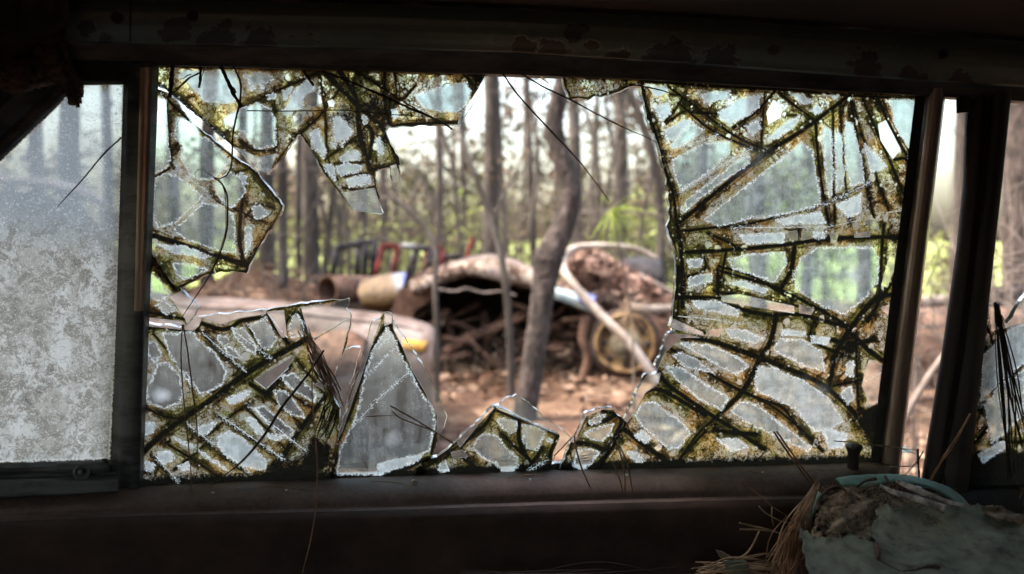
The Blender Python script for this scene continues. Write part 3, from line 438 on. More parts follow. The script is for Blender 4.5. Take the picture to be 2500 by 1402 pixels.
for z, x, y, r, a in [((0,0,1),2400,850,30,.9),((0,0,1),2390,1000,26,.7),((0,0,1),2450,1130,50,.9),((0,0,1),2400,1150,50,1),(A2,1000,300,90,.75),(A2,1130,260,90,.9),(A2,940,160,80,.6),(A2,1060,420,60,.9),(A2,1060,150,90,.7),(A2,1180,420,50,.9),(A2,1250,180,110,.55),(A2,1640,130,50,1),(A2,1300,330,120,.5),(A3,1180,1130,120,1.2),(A3,1000,1230,160,1),(A3,880,700,50,.7),(A3,100,1260,120,.7),(A6,1380,520,130,.8),(A6,1560,940,110,1.3),(A6,1590,1060,90,1),(A6,420,300,90,.4),(A6,640,130,90,.5),(A6,540,1130,140,.5),(A5,260,1200,60,.7),(A5,1560,1350,80,.7),(A3,1420,900,50,.4),(A2,60,1290,60,.5),(A4,1500,760,120,.7),(A4,60,960,120,.7),(A6,600,930,60,.6),(A6,400,60,60,.5)]:
    X, Y = Z(*z, [(x, y)])[0]; blob(fD, X, Y, r / z[2], a)
blob(fL, 962, 1078, 46, .6); blob(fL, 2085, 672, 50, .75); blob(fL, 397, 966, 34, .85, .75); blob(fL, 470, 1180, 1, 0); blob(fL, 1985, 985, 60, .5); blob(fL, 425, 200, 1, 0); blob(fL, 1840, 400, 70, .35)  # pale bluish spots; the first paints a blurred reflection on the pointed shard
# dirt gathers where the glass sits in the sill and the top channel
botd = (np.interp(gx, [p[0] for p in G0], [p[1] for p in G0]))[None, :] - GYY
fD = np.maximum(fD, 1.3 * np.clip(1 - botd / 34, 0, 1) * (GXX > 320))
topd = GYY - (np.interp(gx, [p[0] for p in TOPL], [p[1] for p in TOPL]))[None, :]
fI = np.where((topd < 12) & (GXX > 340) & (fC < .5), np.minimum(fI, topd - 10), fI)
def samp(f, x, y):
    u = np.clip((x - GX0) / GS, 0, len(gx) - 1.001); v = np.clip((y - GY0) / GS, 0, len(gy) - 1.001)
    j = u.astype(int); i = v.astype(int); a = u - j; b = v - i
    return f[i, j] * (1 - a) * (1 - b) + f[i, j + 1] * a * (1 - b) + f[i + 1, j] * (1 - a) * b + f[i + 1, j + 1] * a * b

def glass_material():
    g = NG('delaminated_glass'); po = g.pos()
    v = g.N('ShaderNodeVectorMath', {0: po, 1: (2439, 2439, 2439)}, operation='MULTIPLY').outputs[0]   # 1 unit = 0.41 mm
    def att(n):
        x = g.N('ShaderNodeSeparateXYZ', {0: g.N('ShaderNodeAttribute', attribute_name=n).outputs['Vector']}); return x.outputs
    isl, crk, wcr = att('ga'); hz, cl, gr = att('gb'); dk, glow, fro = att('gc')
    nB = g.noise(v, 1 / 46, 3, .6); nM = g.noise(v, 1 / 13, 4, .65); nF = g.noise(v, 1 / 4.2, 4, .7); nS = g.noise(v, 1 / 1.7, 2, .6)
    jag = g.add(g.mul(g.sub(nM, .5), 16), g.mul(g.sub(nF, .5), 13))
    ncl = g.sub(1.0, cl)
    isl2 = g.add(isl, g.mul(jag, g.add(.12, g.mul(ncl, .88))))
    crk2 = g.add(crk, g.add(g.mul(g.sub(nM, .5), 7), g.mul(g.sub(nF, .5), 7)))
    wob = g.N('ShaderNodeVectorMath', {0: g.N('ShaderNodeTexNoise', {'Vector': v, 'Scale': 1 / 12, 'Detail': 2}).outputs['Color'], 1: (9, 9, 9)}, operation='MULTIPLY').outputs[0]
    v2 = g.N('ShaderNodeVectorMath', {0: v, 1: wob}, operation='ADD').outputs[0]
    def bubbles(sz, r0, r1):           # round pale blisters with a dark rim, sizes vary
        vo = g.N('ShaderNodeTexVoronoi', {'Vector': v2, 'Scale': 1 / sz, 'Randomness': .9}, feature='F1')
        rnd = g.N('ShaderNodeSeparateColor', {0: vo.outputs['Color']}).outputs[0]
        rad = g.add(r0, g.mul(rnd, r1 - r0)); q = g.sub(vo.outputs['Distance'], rad)
        inner = g.sub(1.0, g.ss(q, -.10, -.02)); ring = g.mul(g.ss(q, -.10, -.02), g.sub(1.0, g.ss(q, .02, .14)))
        return inner, ring
    i1, r1 = bubbles(24, -.45, .5); i2, r2 = bubbles(10, -.40, .46)
    big = g.ss(nB, .46, .56)
    bub = g.add(g.mul(i1, big), g.mul(i2, g.sub(1.0, big))); wall = g.add(g.mul(r1, big), g.mul(r2, g.sub(1.0, big)))
    gm = g.sub(1.0, g.ss(isl2, -1.5, 2.0))                       # 1 in the grime
    dep = g.ss(g.add(g.mul(isl, -1.0), g.mul(g.sub(nB, .5), 34)), 2, 30)
    crk2 = g.mul(crk2, g.ss(g.noise(v, 1 / 38, 2), .38, .62, .65, 2.3)); near = g.sub(1.0, g.ss(crk2, 0, 13))
    dkk = g.ss(g.add(dk, g.mul(g.sub(g.add(g.mul(nM, .5), g.mul(nF, .5)), .5), 2.2)), .25, .85)
    brn = g.mth('MULTIPLY', g.add(g.add(g.add(.17, g.mul(dep, .12)), g.mul(near, .61)), g.add(g.add(g.mul(g.sub(nF, .5), 2.0), g.mul(g.sub(nS, .5), .9)), g.mul(g.sub(nM, .5), 1.6))), g.sub(1.0, g.mul(bub, .8)), clamp=True)
    col = g.ramp(brn, [(0, (.86, .91, .90)), (.18, (.66, .66, .54)), (.38, (.30, .21, .085)), (.60, (.06, .042, .016)), (.85, (.010, .009, .006))])
    amb = g.ss(g.noise(v, 1 / 60, 2), .48, .62)
    col = g.mixc(g.mul(amb, g.sub(1.0, g.mul(near, .5))), col, g.ramp(brn, [(0, (.78, .68, .42)), (.35, (.42, .23, .04)), (.7, (.07, .035, .012)), (1, (.015, .01, .006))]))
    oliv = g.ramp(brn, [(0, (.72, .74, .45)), (.3, (.34, .35, .06)), (.6, (.07, .08, .015)), (1, (.012, .013, .006))])
    gr = g.mx(gr, g.mul(g.ss(g.noise(v, 1 / 75, 3), .46, .6), .6)); col = g.mixc(g.mul(gr, .9), col, oliv)
    vn = g.N('ShaderNodeTexVoronoi', {'Vector': v2, 'Scale': 1 / 15}, feature='DISTANCE_TO_EDGE').outputs['Distance']; net = g.mul(g.sub(1.0, g.ss(vn, .015, .07)), g.sub(1.0, g.ss(nB, .42, .52)))
    col = g.mixc(g.mul(net, .85), col, (.06, .05, .02))
    col = g.mixc(g.mul(wall, g.ss(brn, .0, .3, .45, .95)), col, g.mixc(gr, (.05, .034, .014), (.045, .05, .012)))
    col = g.mixc(g.mul(bub, .75), col, (.84, .85, .78))
    blk = g.mx(g.mul(g.sub(1.0, g.ss(crk2, -1.0, 3.0)), g.sub(1.0, g.mul(g.ss(nS, .56, .66), .55))), g.mul(dkk, g.sub(1.0, g.mul(g.ss(nF, .62, .72), .7))))
    blk = g.mul(blk, g.mx(gm, g.ss(dk, .7, 1)))
    col = g.mixc(blk, col, (.008, .008, .006))
    # clear / milky cells
    spk = g.mul(g.sub(nS, .5), .45)
    strk = g.noise(g.N('ShaderNodeMapping', {0: v, 3: (1 / 26, 1 / 26, 1 / 150)}).outputs[0], 1.0, 5, .65)  # upright streaks paint reflections into the haze of the cells
    mott = g.add(g.mul(g.sub(g.noise(v, 1 / 24, 5, .7), .5), .9), g.mul(g.sub(strk, .5), 1.3))
    hcell = g.add(hz, g.mul(g.add(spk, mott), g.mul(g.sub(1.0, cl), .5)))
    ccell = g.mixc(g.ss(g.noise(v, 1 / 30, 4, .7), .4, .6), g.ramp(hz, [(0, (.88, .92, .91)), (.45, (.34, .41, .41)), (1, (.70, .78, .80))]), g.ramp(hz, [(0, (.9, .94, .93)), (.45, (.62, .72, .74)), (1, (.88, .96, .98))]))
    # white feathery rims and cracks
    teeth = g.ss(nF, .43, .53)
    rim = g.mul(g.mul(g.ss(isl2, -3.5, -.5), g.sub(1.0, g.ss(g.add(isl2, g.mul(nM, 11)), 6, 12))), g.mul(ncl, g.add(.12, g.mul(teeth, .88))))
    curl = g.mul(g.sub(1.0, g.ss(wcr, 2.5, 10)), g.mul(g.ss(nF, .52, .6), g.mul(ncl, .9)))
    line = g.mul(g.sub(1.0, g.ss(g.add(wcr, g.mul(g.sub(nM, .5), 4)), .5, 1.7)), g.ss(nM, .40, .50))
    wht = g.mx(g.mx(rim, curl), line)
    C = g.mixc(gm, ccell, col)
    C = g.mixc(wht, C, (.90, .97, .98))
    glow = g.mul(glow, g.ss(g.add(g.add(g.mul(nB, .5), g.mul(nS, .35)), g.mul(glow, .6)), .45, 1.0)); C = g.mixc(g.mul(glow, .7), C, (.90, .94, 1.0))
    H = g.add(g.mul(gm, g.add(.42, g.mul(g.mx(brn, wall), .52))), g.mul(g.sub(1.0, gm), hcell))
    H = g.mx(g.mx(H, g.mul(wht, .95)), g.mx(blk, glow))
    H = g.mth('MINIMUM', g.mth('MAXIMUM', H, 0.04), 1.0)
    # transparent filter colour
    tcol = g.mixc(gm, g.mixc(cl, (.60, .76, .75), (.95, .98, .98)), g.mixc(.35, col, g.mixc(1, col, col, 'MULTIPLY')))
    tr = g.N('ShaderNodeBsdfTransparent', {0: tcol})
    hb = g.N('ShaderNodeBump', {'Strength': .6, 'Distance': .0004, 'Height': g.add(nM, g.mul(wall, .5))})
    tl = g.N('ShaderNodeBsdfTranslucent', {0: C, 1: hb.outputs[0]}); df = g.N('ShaderNodeBsdfDiffuse', {0: C, 2: hb.outputs[0]})
    body = g.N('ShaderNodeMixShader', {0: .04, 1: tl.outputs[0], 2: df.outputs[0]})
    mixs = g.N('ShaderNodeMixShader', {0: H, 1: tr.outputs[0], 2: body.outputs[0]})
    gl = g.N('ShaderNodeBsdfGlossy', {0: (1, 1, 1), 1: .12}); g.t.links.new(hb.outputs[0], gl.inputs['Normal'])
    fin = g.N('ShaderNodeMixShader', {0: .035, 1: mixs.outputs[0], 2: gl.outputs[0]})
    return g.done(fin.outputs[0])
def edge_material():
    g = NG('broken_glass_edge'); v = g.pos()
    n = g.noise(v, 38, 3, .6)
    c = g.ramp(n, [(.38, (.05, .09, .085)), (.52, (.35, .46, .45)), (.68, (.95, .98, .98))])  # pale stretches of the ramp paint glints along the broken edge
    a = g.N('ShaderNodeBsdfTransparent', {0: c}); t = g.N('ShaderNodeBsdfTranslucent', {0: c}); gl = g.N('ShaderNodeBsdfGlossy', {0: (1, 1, 1), 1: .15})
    m1 = g.N('ShaderNodeMixShader', {0: g.ss(n, .45, .6), 1: a.outputs[0], 2: t.outputs[0]}); m2 = g.N('ShaderNodeMixShader', {0: .3, 1: m1.outputs[0], 2: gl.outputs[0]})
    return g.done(m2.outputs[0])
def back_material():
    g = NG('glass_back'); a = g.N('ShaderNodeBsdfTransparent', {0: (.93, .97, .96)}); gl = g.N('ShaderNodeBsdfGlossy', {0: (1, 1, 1), 1: .05})
    f = g.N('ShaderNodeFresnel', {0: 1.3}); m = g.N('ShaderNodeMixShader', {0: g.mul(f.outputs[0], .6), 1: a.outputs[0], 2: gl.outputs[0]}); return g.done(m.outputs[0])
def frost_material():
    g = NG('frosted_vent_glass'); po = g.pos()
    v = g.N('ShaderNodeVectorMath', {0: po, 1: (2439, 2439, 2439)}, operation='MULTIPLY').outputs[0]
    x = g.N('ShaderNodeSeparateXYZ', {0: g.N('ShaderNodeAttribute', attribute_name='gc').outputs['Vector']}).outputs
    fro = x[2]; isl = g.N('ShaderNodeSeparateXYZ', {0: g.N('ShaderNodeAttribute', attribute_name='ga').outputs['Vector']}).outputs[0]
    nB = g.noise(g.N('ShaderNodeMapping', {0: v, 3: (1, 1, .45)}).outputs[0], 1 / 90, 5, .65); nM = g.noise(v, 1 / 34, 7, .8, .6); nS = g.noise(v, 1 / 3, 3, .7); nF = g.noise(v, 1 / 5, 2, .5, 1.5)
    f2 = g.add(fro, g.mul(g.sub(nM, .5), .35))
    op = g.ss(f2, .35, .75)                                      # 0 upper wet glass, 1 lower dry bloom
    patch = g.ss(g.add(nM, g.mul(g.sub(nS, .5), .14)), .46, .55)
    tide = g.sub(1.0, g.ss(g.mth('ABSOLUTE', g.sub(g.noise(v, 1 / 60, 5, .6, .8), .5)), .002, .012)); patch = g.mx(patch, g.mul(tide, .85))
    lower = g.mixc(patch, g.mixc(g.ss(nB, .42, .6), (.50, .505, .46), (.74, .76, .74)), (.33, .325, .285))
    lower = g.mixc(g.ss(g.add(nM, g.mul(nS, .3)), .76, .82), lower, (.14, .14, .135))
    C = g.mixc(op, (.52, .60, .66), lower)
    worm = g.ss(nF, .56, .62)
    C = g.mixc(g.mul(worm, .5), C, (.95, .97, 1))
    H = g.add(.72, g.mul(op, .27)); H = g.add(H, g.mul(g.sub(nS, .5), .16)); H = g.add(H, g.mul(g.mul(worm, g.sub(1.0, op)), .2))
    edge = g.sub(1.0, g.ss(g.add(isl, g.mul(g.sub(nS, .5), 16)), 3, 11))
    C = g.mixc(edge, C, (.95, .95, .9)); ed2 = g.sub(1.0, g.ss(g.add(isl, g.mul(g.sub(nF, .5), 16)), 2, 6)); C = g.mixc(ed2, C, (.06, .045, .02))
    H = g.mth('MINIMUM', g.mx(H, g.mul(edge, .97)), 1.0)
    tr = g.N('ShaderNodeBsdfTransparent', {0: (.86, .92, .98)})
    hb = g.N('ShaderNodeBump', {'Strength': .8, 'Distance': .0006, 'Height': nF})
    tl = g.N('ShaderNodeBsdfTranslucent', {0: C, 1: hb.outputs[0]}); df = g.N('ShaderNodeBsdfDiffuse', {0: C})
    b = g.N('ShaderNodeMixShader', {0: .15, 1: tl.outputs[0], 2: df.outputs[0]})
    m = g.N('ShaderNodeMixShader', {0: H, 1: tr.outputs[0], 2: b.outputs[0]})
    return g.done(m.outputs[0])
M['glass'] = glass_material(); M['gedge'] = edge_material(); M['gback'] = back_material(); M['frost'] = frost_material()

def shard(name, poly, parent, off=0.0, tilt=(0, 0), thick=.005, label=None, mat='glass', ragged=1.6, frost=None, clean=False, gs=GS, edge='gedge', bev=2.1):
    poly = np.array(poly, float); x0, y0 = poly.min(0) - 6; x1, y1 = poly.max(0) + 6
    xs = np.arange(math.floor(x0 / gs) * gs, x1 + gs, gs); ys = np.arange(math.floor(y0 / gs) * gs, y1 + gs, gs)
    X, Y = np.meshgrid(xs, ys); sdv = polysd(X, Y, poly)
    r_ = np.random.default_rng(1000 + len(name) + int(x0)); ph = r_.uniform(0, 6, 6)
    sdv = sdv + ragged * (np.sin(X / 7 + ph[0] + 2 * np.sin(Y / 11)) + np.sin(Y / 5 + ph[1] + 2 * np.sin(X / 9))) * .5
    ins = sdv > 0; ny, nx = X.shape
    idx = -np.ones(X.shape, int); idx[ins] = np.arange(ins.sum()); PX = list(X[ins]); PY = list(Y[ins]); n0 = len(PX)
    a, b, c, d = idx[:-1, :-1], idx[1:, :-1], idx[1:, 1:], idx[:-1, 1:]
    full = (a >= 0) & (b >= 0) & (c >= 0) & (d >= 0)
    F = np.stack([a[full], b[full], c[full], d[full]], -1).tolist()
    anyin = (ins[:-1, :-1] | ins[1:, :-1] | ins[1:, 1:] | ins[:-1, 1:]) & ~full
    ek = {}; walls = []
    for i, j in zip(*np.nonzero(anyin)):
        cs = [(i, j), (i + 1, j), (i + 1, j + 1), (i, j + 1)]; f = []; cr = []
        for q in range(4):
            p0, p1 = cs[q], cs[(q + 1) % 4]
            if ins[p0]: f.append(idx[p0])
            if ins[p0] != ins[p1]:
                k = (min(p0, p1), max(p0, p1))
                if k not in ek:
                    s0, s1 = sdv[k[0]], sdv[k[1]]; t = s0 / (s0 - s1)
                    ek[k] = len(PX); PX.append(X[k[0]] + t * (X[k[1]] - X[k[0]])); PY.append(Y[k[0]] + t * (Y[k[1]] - Y[k[0]]))
                f.append(ek[k]); cr.append(ek[k])
        if len(f) >= 3: F.append(f)
        if len(cr) == 2: walls.append(cr)
    PX = np.array(PX); PY = np.array(PY); cx, cyy = poly.mean(0)
    of = off + (PX - cx) * tilt[0] + (PY - cyy) * tilt[1]
    V = W(PX, PY, of); n = len(V)
    nrm = np.array([PA, -1, -PB]); nrm = nrm / np.linalg.norm(nrm)       # towards the inside
    wi = sorted({i for wl in walls for i in wl}); wm = {i: n + k for k, i in enumerate(wi)}
    e_ = 1.0; wx, wy = PX[wi], PY[wi]; gxx = polysd(wx + e_, wy, poly) - polysd(wx - e_, wy, poly); gyy = polysd(wx, wy + e_, poly) - polysd(wx, wy - e_, poly); gn = np.hypot(gxx, gyy) + 1e-6
    kk_ = bev * np.clip(.8 + .8 * np.sin(wx / 23 + ph[2]) * np.sin(wy / 17 + ph[3]), 0, 2.2)   # chipped bevel
    VB = W(wx - gxx / gn * kk_, wy - gyy / gn * kk_, of[wi]) - nrm * thick
    mi = [0] * len(F)
    for p, q in walls: F.append([p, q, wm[q], wm[p]]); mi.append(1)
    # back face from the outline
    from mathutils.geometry import tessellate_polygon
    bpv = W(poly[:, 0], poly[:, 1], off + (poly[:, 0] - cx) * tilt[0] + (poly[:, 1] - cyy) * tilt[1]) - nrm * thick
    base = n + len(VB)
    for t in tessellate_polygon([[Vector((p[0], p[1], 0)) for p in poly]]): F.append([base + k for k in t]); mi.append(2)
    o = mesh(name, np.vstack([V, VB, bpv]), F, None, parent, False, [M[mat], M[edge], M['gback']], mi)
    tot = base + len(poly)
    def att(nm, cols):
        arr = np.zeros((tot, 3), np.float32); arr[:n] = np.stack(cols, -1)
        at = o.data.attributes.new(nm, 'FLOAT_VECTOR', 'POINT'); at.data.foreach_set('vector', arr.ravel())
    psd = polysd(PX, PY, poly)
    if clean:
        z = np.zeros(n); att('ga', (z + 40, z + 40, z + 40)); att('gb', (z + .08, z + 1, z)); att('gc', (z, z, z))
    elif frost is not None:
        att('ga', (psd, PX * 0, PX * 0)); att('gc', (PX * 0, PX * 0, frost(PX, PY))); att('gb', (PX * 0,) * 3)
    else:
        cl_ = samp(fC, PX, PY) * (samp(fI, PX, PY) > 0); att('ga', (samp(fI, PX, PY), np.where(cl_ > .4, samp(fK, PX, PY), np.minimum(samp(fK, PX, PY), np.abs(psd - 3) + 1.0)), samp(fW, PX, PY))); att('gb', (samp(fH, PX, PY), samp(fC, PX, PY), samp(fG, PX, PY))); att('gc', (samp(fD, PX, PY), samp(fL, PX, PY), PX * 0))
    if label: o['label'] = label
    return o
sw = bpy.data.objects.new('side_window', None); COL.objects.link(sw); sw.parent = car; sw.matrix_parent_inverse = car.matrix_world.inverted()
def GP(z, p): return Z(*z, p)
shard('glass_shard', GP(A2, [(60,55),(1690,90),(1680,110),(1655,160),(1640,200),(1600,260),(1550,348),(1380,352),(1220,362),(1205,352),(1185,378),(1205,440),(1245,505),(1255,545),(1246,548),(1270,668),(1228,674),(1208,556),(1130,575),(1140,640),(1168,782),(1100,780),(1028,770),(980,710),(930,650),(890,598),(840,510),(800,440),(768,398),(755,402),(700,480),(650,545),(608,588),(560,560),(500,510),(440,458),(340,370),(250,298),(150,205),(60,150)]), sw, .000, label='upper left shard of grimy laminated glass hanging from the top channel')
shard('glass_shard', GP(A2, [(40,165),(110,190),(160,230),(232,334),(330,412),(412,478),(475,530),(545,570),(600,640),(686,746),(672,780),(630,856),(612,870),(560,960),(520,1040),(505,1076),(440,1068),(380,1070),(320,1080),(210,1132),(168,1165),(100,1080),(20,960)]), sw, -.003, (.00001, 0), label='left shard with large misty cells beside the divider bar')
shard('glass_shard', GP(A2, [(10,955),(35,968),(80,1040),(110,1090),(170,1150),(195,1163),(272,1244),(240,1290),(212,1330),(180,1332),(100,1310),(10,1290)]), sw, .002, label='small lower left shard with a bare clear tip')
shard('glass_shard', GP(A3, [(30,232),(130,250),(300,266),(340,245),(370,212),(440,196),(545,184),(700,168),(870,150),(1050,120),(1230,96),(1405,80),(1408,120),(1388,140),(1424,200),(1412,260),(1385,400),(1345,500),(1300,620),(1285,700),(1320,760),(1345,800),(1340,1000),(1320,1100),(1300,1300),(20,1330)]), sw, .000, label='big lower left shard with a dark diagonal crack and parallel cross cracks')
shard('glass_shard', GP(A3, [(1378,415),(1430,396),(1480,402),(1462,480),(1440,570),(1392,690),(1400,760),(1350,930),(1330,990),(1180,990),(1245,760),(1290,640)]), sw, -.008, (.00002, 0), clean=True, label='thin clean splinter standing between the big shard and the pointed shard')
shard('glass_shard', GP(A3, [(1640,172),(1665,165),(1692,172),(1695,218),(1750,310),(1820,410),(1905,540),(1985,695),(2048,860),(2030,930),(2005,970),(1970,1080),(1930,1160),(1900,1290),(1280,1300),(1335,1000),(1395,780),(1430,660),(1480,520),(1520,370),(1560,225),(1612,214)]), sw, .001, label='tall pointed clear shard standing up from the sill')
shard('glass_shard', GP(A4, [(-160,1040),(-60,870),(60,840),(130,790),(240,700),(400,545),(550,392),(620,420),(800,505),(1135,652),(1110,720),(1080,790),(1060,880),(1050,985),(400,1040)]), sw, .002, label='low five sided shard with an orange mossy corner on the sill')
shard('glass_shard', GP(A4, [(560,400),(610,385),(665,325),(690,318),(720,325),(752,303),(830,350),(1000,500),(1150,605),(1237,682),(1180,740),(1090,830),(1060,1000),(700,1000)]), sw, -.010, clean=True, label='clean shard leaning behind the low mossy one')
shard('glass_shard', GP(A4, [(1095,1000),(1165,880),(1230,712),(1295,610),(1345,468),(1440,425),(1500,418),(1545,402),(1588,404),(1632,472),(1662,490),(1690,526),(1680,572),(1600,700),(1545,800),(1450,1000)]), sw, .002, label='narrow mossy shard with a blunt top next to the big right pane')
shard('glass_shard', GP(A4, [(980,1010),(1010,930),(1090,900),(1180,880),(1260,880),(1240,1000)]), sw, -.004, label='small dark stub of glass in the sill channel')
R1 = GP(A5, [(18,85),(1760,205),(1740,400),(1700,700),(1640,1100),(1600,1420)])
R2 = GP(A6, [(1760,10),(1640,900),(1610,1230),(-150,1245)])
R3 = GP(A4, [(1370,980),(1450,930),(1545,800),(1600,700),(1680,575),(1690,520),(1760,370),(1840,200),(1865,130),(1890,115),(1925,130)])
R4 = GP(A6, [(196,646),(215,655),(262,638),(243,600),(270,540),(322,402),(350,400),(384,404),(350,385),(338,368),(345,310),(362,180),(368,90)])
R5 = GP(A5, [(232,1300),(235,1180),(228,1070),(190,975),(185,940),(198,900),(190,740),(175,640),(155,600),(150,540),(128,460),(110,412),(100,410),(75,340),(55,260),(35,160)])
shard('glass_shard', R1 + [R2[1], R2[2], R2[3]] + R3 + R4 + R5, sw, .000, label='largest remaining pane, right of the hole, covered in brown crack stains')
shard('glass_shard', GP(A7, [(1300,90),(1470,95),(1440,150),(1400,205),(1345,285),(1325,290),(1322,268),(1345,235),(1372,165),(1340,130)]), sw, -.002, clean=True, label='tiny clear splinter hanging from the top channel')
shard('glass_shard', GP(A7, [(1470,95),(2075,130),(2062,165),(2040,186),(1990,195),(1880,238),(1780,266),(1725,262),(1670,292),(1600,280),(1530,290),(1515,250),(1492,200)]), sw, .001, label='short dirty shard hanging at the top between the two big panes')
island_done = True
ventw = bpy.data.objects.new('vent_window', None); COL.objects.link(ventw); ventw.parent = car; ventw.matrix_parent_inverse = car.matrix_world.inverted()
shard('vent_glass', [(-160, 560), (-60, 448), (150, 245), (175, 200), (304, 200), (300, 400), (288, 800), (272, 1125), (0, 1133), (-160, 1138)], ventw, .000, mat='frost', ragged=0, frost=lambda x, y: np.clip((y + (x - 150) * -.12 - 330) / 420, 0, 1.3), label='misted triangular-topped vent pane, dusty beige below', edge='rubber', bev=0)
qw = bpy.data.objects.new('rear_side_window', None); COL.objects.link(qw); qw.parent = car; qw.matrix_parent_inverse = car.matrix_world.inverted()
shard('glass_shard', [(2350, 1195), (2375, 1050), (2398, 860), (2410, 738), (2425, 745), (2440, 762), (2458, 790), (2472, 772), (2490, 735), (2510, 715), (2560, 720), (2600, 760), (2600, 1190)], qw, -.002, label='cracked lower part of the rear side glass behind the pillar')
